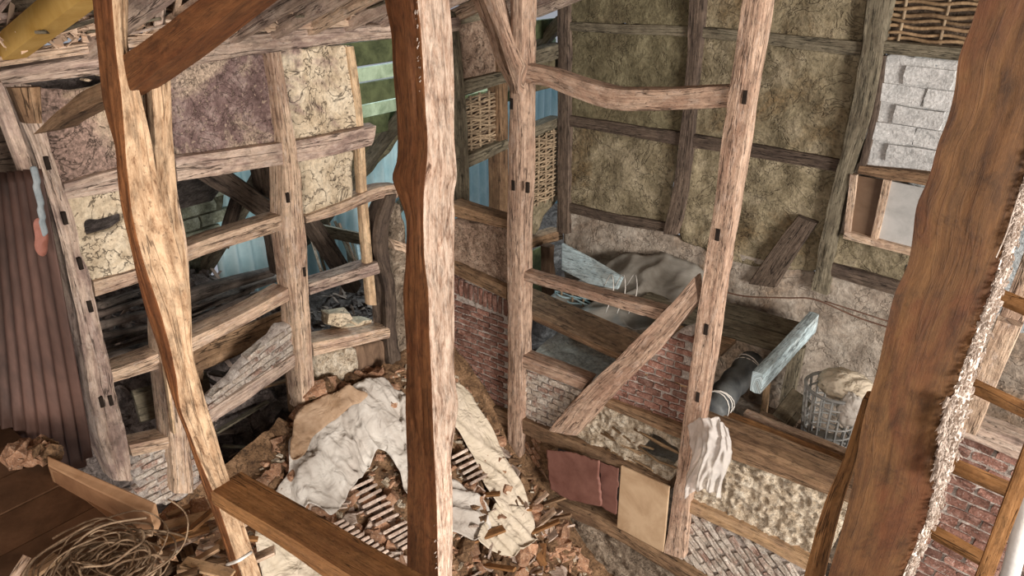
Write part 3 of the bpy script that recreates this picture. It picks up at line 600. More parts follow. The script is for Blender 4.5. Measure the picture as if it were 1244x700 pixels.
tag(g, 'grey debris covering the ground beyond the open left wall', 'rubble', kind='stuff')
# outer wall of the lean-to
WO = tag(empty('wall_far', (-5.8, 4, .2)), 'mossy outer wall of the lean-to beyond the open frame', kind='structure')
bricks('O', [(190, 170), (262, 170), (272, 215), (268, 262), (250, 292), (250, 330), (180, 330)], B_GREEN, MORTAR_D, WO, l=.34, h=.115, joint=.014, name='stone_infill', out=.02)
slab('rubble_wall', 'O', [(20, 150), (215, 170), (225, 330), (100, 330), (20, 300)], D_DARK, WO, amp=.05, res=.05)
slab('rubble_wall', 'O', [(340, 175), (440, 150), (520, 130), (470, 190), (430, 235), (330, 262), (300, 230)], D_OLIVE, WO, amp=.05, res=.05)
def corrug(name, fn, n, m_, m, parent=None, thick=.004, **k):
    """sheet from fn(s,t)->point,normal"""
    V = []; 
    for i in range(n):
        for j in range(m_): V.append(fn(i/(n-1), j/(m_-1)))
    V = np.array(V, float); Fc = [(i*m_+j, (i+1)*m_+j, (i+1)*m_+j+1, i*m_+j+1) for i in range(n-1) for j in range(m_-1)]
    o = mk(name, V, Fc, m, parent, **k); s = o.modifiers.new('thickness', 'SOLIDIFY'); s.thickness = thick; s.offset = 0; return o
def bs(s, t):
    y = 3.3+s*6.2; return [-5.95+.03*math.sin(y*42)+.05*math.sin(y*2.1), y, .05+t*2.55]
o = corrug('painted_metal_sheet', bs, 420, 6, BLUE); tag(o, 'pale blue ribbed sheet, daylight tint in its colour, closing the far side of the lean-to', 'metal sheet')
# mossy roof slats over the lean-to, seen through the gap at the top
RF = tag(empty('ceiling', (-3.6, 3, 3.5)), 'roof underside with rafters and battens', kind='structure')
for i in range(5):
    x = -3.98-i*.17; z = 3.34-i*.17
    bar('batten', (x, 2.9, z), (x, 6.0, z), .04, .16 if i % 2 == 0 else .10, LEAFG if i % 2 else MOSS, RF)
for y in (3.15, 4.35, 5.6):
    bar('rafter', (-3.8, y, 3.42), (-6.0, y, 1.25), .09, .1, W_GREY, RF)
# roof above the wall plate, rising over the viewer
def roofpt(x, y): return np.array([x, y, 3.56+(x+3.69)*.37])
for i, y in enumerate([.5, .78, 1.04, 1.62, 1.88, 2.13, 2.38, 2.62, 2.84, 3.1, 3.38, 3.7, 4.1, 4.5, 4.9, 5.3]):
    mat = W_LEFT if i % 4 else W_PALE
    bar('rafter', roofpt(-3.85, y+random.uniform(-.04, .04)), roofpt(.8, y+random.uniform(-.08, .08)), random.uniform(.055, .085), .09, mat, RF, up=(-.35, 0, .94), seg=.12)
for i in range(13):
    x = -3.72+i*.27
    a = roofpt(x, .0)+G0(-.05, 0, .085); b = roofpt(x, 6.0)+G0(-.05, 0, .085)
    bar('batten', a, b, .05, .03, W_LEFT if i % 2 else W_GREY, RF, up=(-.35, 0, .94), seg=.2)
def roofskin(s, t_):
    x = -4.0+s*4.9; y = -4.0+t_*11.; n = vn(np.array([[x*5, y*5, 1.]]), 3)[0]*.02
    return roofpt(x, y)+G0(-.09, 0, .14+n+.03*abs(math.sin(x*11)))
o = corrug('roof_underside', roofskin, 120, 150, D_BEIGE, RF, thick=.02)
def roofskin2(s, t_): q_ = roofpt(.9, 0); return G0(.9+s*4.4, -4.0+t_*11., q_[2]+.14-s*.8)
corrug('roof_underside', roofskin2, 12, 24, D_GREY, RF, thick=.03)
def roofskin3(s, t_): x = -4.0-s*2.2; return G0(x, -3+t_*6.3, 3.45-s*1.75)
corrug('roof_underside', roofskin3, 30, 60, D_GREY, RF, thick=.02)
WG = mk('gable_panel', [G0(-3.6, 5.55, 3.6), G0(5.4, 5.55, 3.6), G0(5.2, 5.5, 4.5), G0(.9, 5.5, 5.4), G0(-2.0, 5.5, 4.27), G0(-3.6, 5.62, 3.6), G0(5.4, 5.62, 3.6), G0(5.2, 5.62, 4.5), G0(.9, 5.62, 5.4), G0(-2.0, 5.62, 4.27)], [(0, 1, 2, 3, 4), (9, 8, 7, 6, 5), (0, 5, 6, 1)], D_OLIVE, WF, smooth=False)
mk('side_panel', [G0(-1.2, 5.63, -.3), G0(5.4, 5.63, -.3), G0(5.4, 5.63, 4.4), G0(-1.2, 5.63, 4.4), G0(-1.2, 5.75, -.3), G0(5.4, 5.75, -.3), G0(5.4, 5.75, 4.4), G0(-1.2, 5.75, 4.4)], [(0, 1, 2, 3), (7, 6, 5, 4)], D_PLAST, WF, smooth=False)
YA = atx(16, 72, -3.62); YB = aty(112, -3, YA[1])
bar('yellow_board', YA+G0(-.05, 0, .03), YA+(YB-YA)*2.2+G0(0, 0, .03), .10, .10, YELB, RF, up=(-.35, 0, .94), seg=.2, jit=.001)['label'] = 'fresh yellow rafter board'
for i in range(44):  # torn thatch and lath ends hanging between plate and rafters
    y = random.uniform(1.2, 3.4); x = -3.6+random.uniform(0, .25); a = roofpt(x, y)+G0(0, 0, .02)
    bar('lath_end', a, a+G0(random.uniform(.1, .35), random.uniform(-.3, .3), random.uniform(.02, .25)), random.uniform(.02, .05), .012, random.choice([W_LEFT, W_GREY, W_PALE]), RF)
# beams standing in the lean-to
def thing_bar(nm, a, b, w_, h_, m, label, cat='beam', group=None, **k):
    o = bar(nm, a, b, w_, h_, m, **k); tag(o, label, cat, group); return o
thing_bar('timber_beam', atx(236, 196, -4.5), atx(345, 268, -4.3), .17, .15, W_DARK, 'dark crooked beam crossing the upper left opening, above the hole in the stone wall', jit=.02)
thing_bar('timber_strut', atx(290, 236, -4.5), atx(270, 300, -4.5), .07, .07, W_DARK, 'short dark strut standing under the crooked beam in the upper left opening')
thing_bar('timber_post', atx(313, 190, -4.4), atx(340, 330, -4.4), .10, .1, W_DARK, 'dark post close left of the pale wall post in the open bay', 'post')
thing_bar('timber_beam', atx(372, 262, -4.35), atx(428, 350, -4.5), .12, .1, W_DARK, 'dark slanting beam behind the open bay, in front of pale laths')
thing_bar('timber_beam', atx(388, 279, -4.7), atx(452, 293, -4.7), .14, .1, W_GREY, 'grey board lying level behind the new lath, against the pale blue sheet')
for i in range(15):
    px = 376+i*6.2+random.uniform(-2, 2); a = atx(px, random.uniform(262, 285), -5.0-random.uniform(0, .4)); b = atx(px+random.uniform(8, 26), 330+random.uniform(-6, 14), -4.9)
    tag(bar('lath', a, b, .025, .012, random.choice([W_BLUE, W_PALE, W_GREY])), 'thin pale lath leaning in front of the blue sheet', 'lath', 'laths leaning beyond the left wall')
poles = [((112, 385), (212, 352)), ((112, 398), (232, 372)), ((118, 408), (226, 383)), ((120, 420), (300, 366)), ((120, 432), (320, 372)), ((125, 441), (300, 392)), ((215, 385), (335, 338)), ((222, 396), (350, 346)),
         ((225, 374), (300, 352)), ((118, 376), (180, 354)), ((222, 362), (330, 330)), ((140, 440), (214, 424)), ((235, 392), (262, 380))]
for i, (a, b) in enumerate(poles):
    x = -4.15-random.uniform(0, .35); A = atx(*a, x); B = atx(*b, x-.25); r = random.choice([.022, .03, .045, .055])
    P_ = spl([A, (A+B)/2+G0(0, 0, random.uniform(-.02, .03)), B], 12)
    tag(tube('pole', P_, np.linspace(r, r*.7, 12), POLE, sides=8), 'dark weathered pole lying in the pile beyond the left wall', 'pole', 'poles piled beyond the left wall')
for i in range(34):
    a = atx(random.uniform(150, 350), random.uniform(430, 590), -4.0-random.uniform(0, .7)); an = random.uniform(0, 3.1); l = random.uniform(.15, .45)
    a[2] = max(a[2], .45)
    tag(bar('broken_lath', a, a+G0(math.cos(an)*l, math.sin(an)*l, random.uniform(-.08, .08)), random.uniform(.02, .06), .015, random.choice([W_DARK, W_GREY, W_MID])), 'broken piece of lath in the debris beyond the left wall', 'wood scrap', 'wood scraps beyond the left wall')
thing_bar('board', atx(228, 440, -3.95), atx(345, 392, -4.0), .17, .02, W_MID, 'wide brown board under the middle rail of the left wall', 'board', up=(1, 0, .3))
thing_bar('board', atx(244, 500, -3.85), atx(334, 412, -3.85), .09, .03, W_GREY, 'grey plank leaning beside the slanting brick infill', 'board', up=(1, 0, .3))
thing_bar('board', atx(165, 494, -4.0), atx(255, 470, -4.0), .2, .02, W_GREY, 'grey board lying low behind the sill of the left wall', 'board', up=(1, 0, .6))
thing_bar('board', atx(236, 420, -3.98), atx(234, 500, -4.0), .12, .03, W_MID, 'upright brown board under the middle rail', 'board', up=(1, 0, 0))
thing_bar('lath', atx(200, 445, -3.62), atx(211, 526, -3.62), .03, .015, W_NEW, 'pale lath standing upright behind the nearest worm-eaten post', 'lath')
thing_bar('lath', atx(262, 526, -4.0), atx(325, 488, -4.1), .035, .015, W_GREY, 'thin grey batten lying in the dark hollow below the slanting infill', 'lath')
def onf(px, py):
    d = ray(px, py); t0 = (-3.80-CAM[0])/d[0]; Q = CAM+np.linspace(t0, t0+3, 300)[:, None]*d; h = Q[:, 2] < outside(Q[:, 0], Q[:, 1])
    return Q[np.argmax(h)] if h.any() else G0(-4.6, 2.6, outside(np.array([-4.6]), np.array([2.6]))[0])
# scattered broken pieces : shared meshes
def rubble(n, fn, meshes, name, label, cat, group, sc=(.7, 1.2), tilt=.6):
    for i in range(n):
        pnt = fn(); me = random.choice(meshes); o = inst(name, me, pnt, (random.gauss(0, tilt), random.gauss(0, tilt), random.uniform(0, 6.3)))
        lb = label(pnt) if callable(label) else label; s = random.uniform(*sc); o.scale = (s*random.uniform(.6, 1.1), s, s*random.uniform(.8, 1.2)); tag(o, lb, cat, group)
CH = bmeshes(.20, .10, .14, B_TERRA, .012); CG = bmeshes(.17, .08, .12, D_GREY, .014); CT = bmeshes(.24, .018, .15, B_TILE, .004); CE = bmeshes(.15, .10, .12, D_MOUND, .02)
def at_out():
    px, py = random.uniform(220, 360), random.uniform(290, 375)
    return onf(px, py)
rubble(46, at_out, CG, 'plaster_lump', 'grey lump of fallen plaster in the heap beyond the left wall', 'rubble', 'plaster lumps beyond the left wall', (.5, 1.2))
def at_low(): return onf(random.uniform(235, 380), random.uniform(480, 640))
rubble(46, at_low, CG, 'stone_lump', 'grey stone lump in the dark hollow below the slanting infill', 'rubble', 'stones in the dark hollow', (.5, 1.1))
for i in range(5):
    q = atx(408+i*13, 385+i*5+(i % 2)*9, -3.86); o = inst('broken_block', random.choice(bmeshes(.17, .09, .12, D_CREAM, .01)), q, (.1, .2, 1.3+i*.2)); tag(o, 'pale broken block on the low rail by the new lath', 'rubble', 'pale blocks on the low rail')

# ---- the corner heap
def onm(px, py):
    d = ray(px, py); best = None
    ts = np.linspace(1.5, 7, 500); Q = CAM+ts[:, None]*d
    z = np.where(Q[:, 0] > -3.72, mound(Q[:, 0], Q[:, 1]), -9); k = np.argmax(Q[:, 2] < z)
    if not (Q[:, 2] < z).any() or k == 0: return atx(px, py, -3.66)
    return Q[k]
def heap_pick(poly):
    x0, x1 = min(a for a, b in poly), max(a for a, b in poly); y0, y1 = min(b for a, b in poly), max(b for a, b in poly)
    def f():
        while True:
            a, b = random.uniform(x0, x1), random.uniform(y0, y1)
            if inpoly(np.array([a]), np.array([b]), poly)[0]:
                q = onm(a, b)
                if q[1] < 3.82 and q[2] > -.5: q[2] += .03; return q
    return f
rubble(110, heap_pick([(345, 520), (395, 455), (480, 455), (480, 500), (400, 520), (350, 600), (310, 640), (330, 560)]), CH+CE, 'broken_brick', lambda q: 'broken terracotta brick at the top of the heap, below the low rail' if q[1] > 2.75 else 'broken terracotta brick on the upper left slope of the heap, by the dark hollow' if q[2] > .75 else 'broken terracotta brick low along the left edge of the white sheet', 'brick', 'broken bricks left of the sheet', (.4, .8))
rubble(130, heap_pick([(555, 560), (600, 520), (655, 600), (700, 660), (720, 740), (560, 740)]), CH+CT+CE, 'broken_brick', lambda q: 'broken brick or tile at the foot of the partition, below the red sheets' if q[1] > 3.25 else 'broken brick or tile around the canvas strip, right of the large near post' if q[0] < -2.4 else 'broken brick or tile at the bottom edge, right of the large near post', 'brick', 'broken bricks right of the near post', (.4, .85))
rubble(60, heap_pick([(390, 600), (485, 600), (485, 740), (360, 740), (350, 690)]), CH+CT, 'broken_tile', 'dusty broken tile lying below the white sheet', 'tile', 'broken tiles below the sheet', (.5, .9))
def shards(name, n, pos, size, m, label, cat, parent=None, flat_=.35, long_=1.6, tilt=.5):
    P_ = pos(n); n = len(P_); T8 = np.array([(-1, -1, -1), (1, -.8, -1), (.9, 1, -1), (-.8, .9, -1), (-.8, -.7, 1), (.7, -.6, 1), (.6, .8, 1), (-.6, .7, 1)], float)
    F8 = np.array([(0, 3, 2, 1), (4, 5, 6, 7), (0, 1, 5, 4), (1, 2, 6, 5), (2, 3, 7, 6), (3, 0, 4, 7)])
    a = RS.uniform(0, 6.28, n); b = RS.normal(0, tilt, n); sz = RS.uniform(*size, n)[:, None]*np.stack([RS.uniform(.8, long_, n), RS.uniform(.5, 1, n), RS.uniform(.5, 1, n)*flat_], 1)
    L_ = T8[None]*sz[:, None]*(1+RS.normal(0, .12, (n, 8, 3))); x, y, z = L_[..., 0], L_[..., 1], L_[..., 2]
    cb, sb = np.cos(b)[:, None], np.sin(b)[:, None]; x, z = x*cb-z*sb, x*sb+z*cb; ca, sa = np.cos(a)[:, None], np.sin(a)[:, None]; x, y = x*ca-y*sa, x*sa+y*ca
    V = (np.stack([x, y, z], 2)+P_[:, None]).reshape(-1, 3); Fc = (F8[None]+np.arange(n)[:, None, None]*8).reshape(-1, 4)
    o = mk(name, V, Fc, m, parent, smooth=False); o['kind'] = 'stuff'
    if label: tag(o, label, cat)
    return o
def on_mound(n):
    x = RS.uniform(-3.6, -1.6, n); y = RS.uniform(1.4, 3.8, n); return np.stack([x, y, mound(x, y)+.008], 1)
def on_out(n):
    x = RS.uniform(-5.6, -3.8, n); y = RS.uniform(1., 5., n); return np.stack([x, y, outside(x, y)+.008], 1)
def on_plate(n):
    x = RS.uniform(-3.66, -3.45, n); y = RS.uniform(1.1, 3.7, n); return np.stack([x, y, 3.60+(x+3.69)*.37+RS.uniform(-.03, .07, n)], 1)
def on_low(n):
    x = RS.uniform(-1.2, .1, n); y = RS.uniform(4.2, 5.3, n); return np.stack([x, y, .57+0*x], 1)
shards('brick_rubble', 1500, on_mound, (.008, .035), B_TERRA, 'small terracotta crumbs strewn over the corner heap', 'rubble')
shards('plaster_rubble', 1100, on_mound, (.008, .030), D_STRAW, 'small pale plaster crumbs strewn over the corner heap', 'rubble')
shards('wood_litter', 500, on_mound, (.010, .028), W_MID, 'dark splinters strewn over the corner heap', 'wood litter', flat_=.15, long_=4)
shards('stone_litter', 1700, on_out, (.012, .05), D_GREY, 'small grey debris beyond the left wall', 'rubble')
shards('lath_litter', 420, on_out, (.012, .03), W_LEFT, 'pale lath splinters beyond the left wall', 'wood litter', flat_=.15, long_=6)
shards('thatch_litter', 700, on_plate, (.010, .024), W_PALE, None, None, RF, flat_=.15, long_=5)
shards('floor_litter', 400, on_low, (.012, .05), D_PLAST, 'small plaster debris on the chamber floor behind the partition', 'rubble')
# rows of roof tiles standing on edge
def tiles(px0, px1, n, group, label, l=.17, up=.06, ang=0.):
    A, B = onm(*px0), onm(*px1); ms = bmeshes(l, .021, .13, B_TILE, .002)
    for i in range(n):
        q = A+(B-A)*(i/(n-1))+G0(0, 0, up)
        e1 = G0(.30+ang, .93, .10+random.uniform(-.03, .03)); e1 /= np.linalg.norm(e1); vd = G0(-.52, .50, -.69); nn = np.cross(e1, vd); nn = nn/np.linalg.norm(nn); nn = nn+G0(random.gauss(0, .04), 0, .22); nn -= e1*(nn@e1); nn /= np.linalg.norm(nn); e2 = np.cross(nn, e1)
        o = inst('roof_tile', random.choice(ms), q, (0, 0, 0))
        o.rotation_euler = Matrix(((e1[0], e2[0], nn[0]), (e1[1], e2[1], nn[1]), (e1[2], e2[2], nn[2]))).to_euler(); tag(o, label, 'tile', group)
tiles((402, 648), (468, 694), 12, 'tile row beside the rail', 'dusty roof tile standing on edge in the long row below the white sheet')
tiles((384, 668), (440, 712), 10, 'tile row at the bottom', 'dusty roof tile standing on edge in the lowest row beside the slanting rail')
tiles((438, 598), (468, 640), 7, 'tile row by the near post', 'roof tile standing on edge in the short row close left of the near post')
tiles((478, 650), (500, 668), 5, 'tile row left of near post', 'roof tile standing on edge in the row touching the left side of the near post')
tiles((556, 560), (578, 592), 6, 'tile row right of post', 'roof tile standing on edge close right of the large near post', .14)
for i in range(24):
    q = heap_pick([(560, 600), (640, 560), (690, 640), (700, 735), (560, 735)])(); an = random.uniform(0, 3.1); l = random.uniform(.12, .3)
    tag(bar('wood_scrap', q, q+G0(math.cos(an)*l, math.sin(an)*l, random.uniform(0, .15)), random.uniform(.03, .07), .02, random.choice([W_MID, W_BROWN, W_PALE])), 'short scrap of wood on the heap right of the near post', 'wood scrap', 'wood scraps on the heap')
# sheets draped over the heap
def sheet(name, poly, m, label, lift=.07, fold=(1., .3), amp=.05, res=.012, freq=7., dirv=None, bul=.0):
    W_ = np.array([onm(*q) for q in poly]); Q = W_[:, :2]
    x0, y0 = Q.min(0)-.02; x1, y1 = Q.max(0)+.02; nx = int((x1-x0)/res)+2; ny = int((y1-y0)/res)+2
    X, Y = np.meshgrid(np.linspace(x0, x1, nx), np.linspace(y0, y1, ny), indexing='ij')
    sd = random.randint(1, 999); f = np.stack([X.ravel(), Y.ravel(), 0*X.ravel()+sd], 1)
    wob = fbm(f*6, 2, sd).reshape(X.shape)*.03; ins = inpoly(X+wob, Y+np.roll(wob, 7, 0), [tuple(q) for q in Q])
    d = np.array(fold, float); d /= np.linalg.norm(d); a = (X*d[0]+Y*d[1]); b = (-X*d[1]+Y*d[0])
    warp = fbm(np.stack([a.ravel()*1.5, b.ravel()*2.5, 0*a.ravel()+sd], 1), 2, sd+1).reshape(X.shape)
    fn_ = np.stack([(a*1.3+warp*.3).ravel(), (b*freq+warp*2).ravel(), 0*a.ravel()+sd], 1)
    fo = 1-2*np.abs(vn(fn_, sd+2)).reshape(X.shape)**.8; fo2 = 1-2*np.abs(vn(fn_*np.array([2.6, 2.3, 1]), sd+4)).reshape(X.shape)
    cr = 1-2*np.abs(fbm(f*9, 3, sd+6)).reshape(X.shape)
    base = mound(X, Y); 
    for _ in range(14): base = (base+np.roll(base, 1, 0)+np.roll(base, -1, 0)+np.roll(base, 1, 1)+np.roll(base, -1, 1))/5 if base.shape[0] > 8 else base
    base = np.maximum(base, mound(X, Y)-.01)
    cr2 = 1-2*np.abs(fbm(f*19, 2, sd+8)).reshape(X.shape)
    Z = base+lift+amp*(.7*fo+.3*fo2+.5*cr+.16*cr2)+bul
    cell = ins[:-1, :-1] & ins[1:, :-1] & ins[1:, 1:] & ins[:-1, 1:]
    V = np.stack([X, Y, Z], 2).reshape(-1, 3); Fc = np.array([(i*ny+j, (i+1)*ny+j, (i+1)*ny+j+1, i*ny+j+1) for i, j in zip(*np.nonzero(cell))])
    used = np.unique(Fc); mp = -np.ones(len(V), int); mp[used] = np.arange(len(used))
    V = smooth_rim(V, Fc, 8)
    o = mk(name, V[used], mp[Fc], m); s = o.modifiers.new('thickness', 'SOLIDIFY'); s.thickness = .004; s.offset = 0
    return tag(o, label, 'sheet')
sheet('plastic_sheet', [(331, 660), (340, 600), (352, 560), (378, 525), (410, 500), (440, 485), (470, 478), (500, 500), (520, 560), (530, 640), (505, 650), (485, 592), (464, 566), (452, 598), (430, 628), (404, 654), (388, 640), (368, 656), (347, 640)], CLOTH, 'crumpled off-white sheet draped over the rubble left of the near post', res=.010, amp=.085, fold=(.75, -.5), freq=6, lift=.10)
sheet('grimy_sheet', [(352, 590), (362, 545), (385, 515), (428, 500), (455, 515), (425, 535), (395, 560), (378, 585), (366, 600)], CLOTH_B, 'grimy brown fold of sheeting at the top of the white sheet', lift=.215, amp=.03, fold=(.9, -.4), freq=5)
sheet('canvas_strip', [(552, 476), (576, 494), (598, 534), (614, 568), (645, 632), (640, 648), (610, 638), (590, 606), (574, 568), (560, 540), (548, 530)], CLOTH_G, 'long cream canvas strip running down the heap right of the near post', amp=.03, fold=(.8, .5), freq=8, lift=.09)
sheet('canvas_flap', [(600, 622), (645, 632), (655, 676), (626, 694), (596, 684), (578, 678)], CLOTH_G, 'folded cream flap at the foot of the canvas strip', amp=.04, fold=(.8, .2), freq=9, lift=.09)
sheet('plastic_sheet', [(540, 592), (562, 600), (596, 634), (602, 662), (582, 676), (558, 664), (535, 658)], CLOTH, 'small white sheet on the heap immediately right of the near post', amp=.03, fold=(.5, .5), freq=7, lift=.09)
sheet('canvas_sheet', [(318, 664), (345, 650), (375, 680), (420, 720), (420, 760), (330, 760), (312, 700)], CLOTH_G, 'cream crumpled sheet under the slanting rail at the bottom', amp=.06, fold=(.6, .6), freq=6, lift=.12)

# ---- red sheets and tan board on the partition
def flat(nm, q, m, label, cat, off=.07, thick=.006, wav=.01, res=.01, parent=None):
    o = slab(nm, 'P', q, m, parent, amp=wav, thick=thick, back=-off, res=res, fs=2, rag=.006, oct=2, grow=0)
    if label: tag(o, label, cat)
    return o
flat('metal_sheet', [(663, 546), (695, 549), (729, 560), (731, 616), (690, 608), (667, 594)], RED_SHEET, 'dull red sheet with curled edge leaning on the partition below the brace', 'metal sheet', .09, .005, .03)
flat('metal_sheet', [(727, 560), (752, 569), (750, 628), (729, 616)], RED_SHEET, 'narrow dark red sheet between the wider red sheet and the tan board', 'metal sheet', .05, .005, .01)
facet('board', 'P', [(754, 566), (813, 592), (806, 672), (749, 641)], .05, .02, TANB, None, 'board', 'tan board with a smooth face closing the bay left of the tall post')
# ---- room between partition and back wall
dk = tag(empty('plank_deck', (-1.9, 4.7, 1.4)), 'dusty brown plank deck behind the brace and the tall post', 'deck')
for i, y in enumerate(np.arange(4.06, 4.75, .27)): bar('plank', (-2.05+.1*(i % 2), y, 1.40), (-1.62, y, 1.42+.01*(i % 2)), .26, .03, W_TAN if i == 0 else W_MID, dk)
for i, y in enumerate(np.arange(4.87, 5.4, .27)): bar('plank', (-2.5, y, 1.42), (-1.28, y, 1.43), .26, .03, W_GREY, dk)
thing_bar('plank', (-3.25, 4.22, 1.50), (-1.95, 4.10, 1.45), .36, .05, W_MID, 'wide dusty brown plank lying level behind the partition brace', 'plank')
thing_bar('floor_beam', atz(919, 465, 1.43), atz(987, 391, 1.46), .075, .16, W_BLUE, 'beam with flaking whitish paint running from the tall post to the back wall')
R0, R1 = aty(862, 502, 4.06), aty(914, 440, 4.72)
_r = tube('tarp_roll', spl([R0, (R0+R1)/2+G0(0, 0, .01), R1], 20), np.array([.094+.006*math.sin(i*1.3) for i in range(20)]), TARP, sides=14); tag(_r, 'dark slate tarpaulin roll lying beside the painted beam', 'tarpaulin')
RD = (R1-R0)/np.linalg.norm(R1-R0); RX = np.cross(RD, G0(0, 0, 1)); RX /= np.linalg.norm(RX)
for k, f in enumerate((.10, .14, .19, .86, .90)):
    c = R0+(R1-R0)*f
    tag(tube('string', [c+.102*(RX*math.cos(a)+G0(0, 0, 1)*math.sin(a))+RD*.03*math.sin(a+k) for a in np.linspace(0, 6.28, 18)], .004, STRING, sides=4), 'pale string tied around the dark tarpaulin roll', 'string', 'strings around the tarpaulin roll')
# grey plastic hump below the back wall
def hump(s, t_):
    x = -3.3+s*1.35; y = 4.62+t_*.76; e = math.sin(math.pi*min(1, max(0, s)))**.6*(.35+.65*t_)
    n = fbm(np.array([[x*4, y*4, 0.]]), 3, 77)[0]; rdg = (1-2*abs(vn(np.array([[x*3+y*3, y*5-x*4, 1.]]), 5)[0]))
    return [x, y, 1.22+.34*e*t_+.05*n+.04*rdg+.12*s]
tag(corrug('plastic_cover', hump, 60, 34, PLASTIC), 'dusty grey plastic cover lying in folds at the foot of the back wall', 'plastic sheet')
for k in range(3):
    a = aty(742+k*14, 350, 4.8); tag(tube('string', spl([a+G0(-.12, .1, -.05), a+G0(0, 0, .12), a+G0(.08, -.1, .02), a+G0(.05, -.15, -.15)], 14), .004, STRING, sides=4), 'loose pale string looping over the grey plastic cover', 'string', 'strings on the plastic cover')
facet('painted_board', 'F', [(682, 296), (720, 316), (756, 338), (750, 352), (715, 345), (682, 328)], .5, .03, W_BLUE, None, 'board', 'pale blue flaking board low in the corner behind the partition')
tag(bar('bark_post', atx(666, 298, -3.55), atx(668, 392, -3.55), .10, .08, BARK, jit=.01), 'short bark covered post in the corner below the dark corner post', 'post')
o = slab('light_board', 'L', [(640, 310), (664, 298), (664, 372), (640, 385)], MOSS, None, amp=.004, back=.25, thick=.02, rag=.003); tag(o, 'yellow green board seen through the gap right of the pinkish post', 'board')
wt = wattle('F', [(676, 346), (722, 352), (718, 388), (676, 388)], BLUE, RODM, None, back=-.6, pitch=.03, r=.008); tag(wt, 'loose wattle panel, light from below put into its rod colour, under the blue board', 'wattle panel')  # pale blue rods paint the light into the wattle
# lower floor with basket and scraps
fb = field('low_floor', -3.6, .8, 3.98, 5.4, lambda X, Y: .55+0*X+fbm(np.stack([X.ravel()*4, Y.ravel()*4, 0*X.ravel()], 1), 3, 8).reshape(X.shape)*.05, D_PLAST, res=.06); fb.name = 'floor'; tag(fb, 'dusty floor of the chamber behind the partition', kind='structure')
bk = tag(empty('wire_basket', (-.72, 4.62, .95)), 'round grey lattice basket with a cloth bundle on top, standing behind the partition', 'basket')
BC = aty(1008, 506, 4.65); BR = .185; BH = .46; bz = BC[2]-BH/2
def circ(r, z, n=26): return [G0(BC[0]+r*math.cos(a), BC[1]+r*math.sin(a), z) for a in np.linspace(0, 6.283, n)]
for k in range(7): tube('hoop', circ(BR*(.82+.2*k/6), bz+BH*k/6), .008 if k < 6 else .012, BASK, bk, 5)
for k in range(18):
    a = k/18*6.283; tube('stave', [G0(BC[0]+BR*(.82+.2*f)*math.cos(a), BC[1]+BR*(.82+.2*f)*math.sin(a), bz+BH*f) for f in (0, .5, 1)], .008, BASK, bk, 5)
mk('base', np.array([G0(BC[0]+BR*.82*math.cos(a), BC[1]+BR*.82*math.sin(a), bz) for a in np.arange(24)/24*6.283]+[G0(BC[0]+BR*.82*math.cos(a), BC[1]+BR*.82*math.sin(a), bz+.01) for a in np.arange(24)/24*6.283]), [tuple(range(24))[::-1], tuple(range(24, 48))]+[(i, (i+1) % 24, 24+(i+1) % 24, 24+i) for i in range(24)], BASK, bk)
tag(bar('basket_crate', (BC[0]-.25, BC[1], bz-.19), (BC[0]+.25, BC[1], bz-.19), .4, .36, W_DARK, jit=.004), 'dark wooden box the lattice basket stands on', 'crate')
def blob(name, c, r, m, amp=.25, fs=5., n=28, m2=18, parent=None, sq=(1, 1, 1), seed=1, ridge=True):
    V = []; 
    th = np.linspace(0, math.pi, m2)[:, None]; ph = (np.arange(n)/n*2*math.pi)[None]
    d = np.stack([np.sin(th)*np.cos(ph), np.sin(th)*np.sin(ph), np.cos(th)+0*ph], 2).reshape(-1, 3)
    k = fbm(d*fs*.4+seed, 3, seed)
    if ridge: k = .5*k+.5*(1-2*np.abs(fbm(d*fs*.6+seed*2, 2, seed+3)))
    V = np.array(c)+d*np.array(sq)*r*(1+amp*k[:, None])
    Fc = [(i*n+j, (i+1)*n+j, (i+1)*n+(j+1) % n, i*n+(j+1) % n) for i in range(m2-1) for j in range(n)]
    return mk(name, V, Fc, m, parent)
tag(blob('cloth_bundle', BC+G0(.05, .03, BH/2+.02), .145, CLOTH_G, .3, 7, 40, 26, sq=(1.1, 1, .55), seed=4), 'cream cloth bundle stuffed into the top of the lattice basket', 'cloth')
tag(blob('striped_cloth', BC+G0(.13, -.12, BH/2-.06), .085, CLOTH, .35, 7, 30, 20, sq=(.8, .6, 1.3), seed=9), 'white cloth end hanging over the side of the lattice basket', 'cloth')
thing_bar('prop', aty(934, 452, 4.75), G0(aty(930, 505, 4.75)[0], 4.75, .56), .045, .03, W_NEW, 'light wooden prop standing below the painted beam', 'prop')
thing_bar('board', aty(922, 504, 4.6), aty(966, 520, 4.6), .10, .02, W_PALE, 'pale short board lying at the foot of the light prop', 'board')
thing_bar('board', aty(950, 512, 4.55), aty(975, 480, 4.7), .16, .02, W_GREY, 'grey square board leaning left of the lattice basket', 'board', up=(0, -1, .3))
thing_bar('prop', aty(970, 420, 5.3), G0(aty(955, 490, 5.3)[0], 5.3, .56), .10, .08, W_GREY, 'grey thick prop against the back wall under the end of the painted beam', 'prop')
rubble(22, lambda: G0(random.uniform(-1.3, -.85), random.uniform(4.2, 5.2), .61), CG, 'plaster_lump', 'grey lump lying on the chamber floor left of the basket', 'rubble', 'lumps left of the basket', (.4, .8))
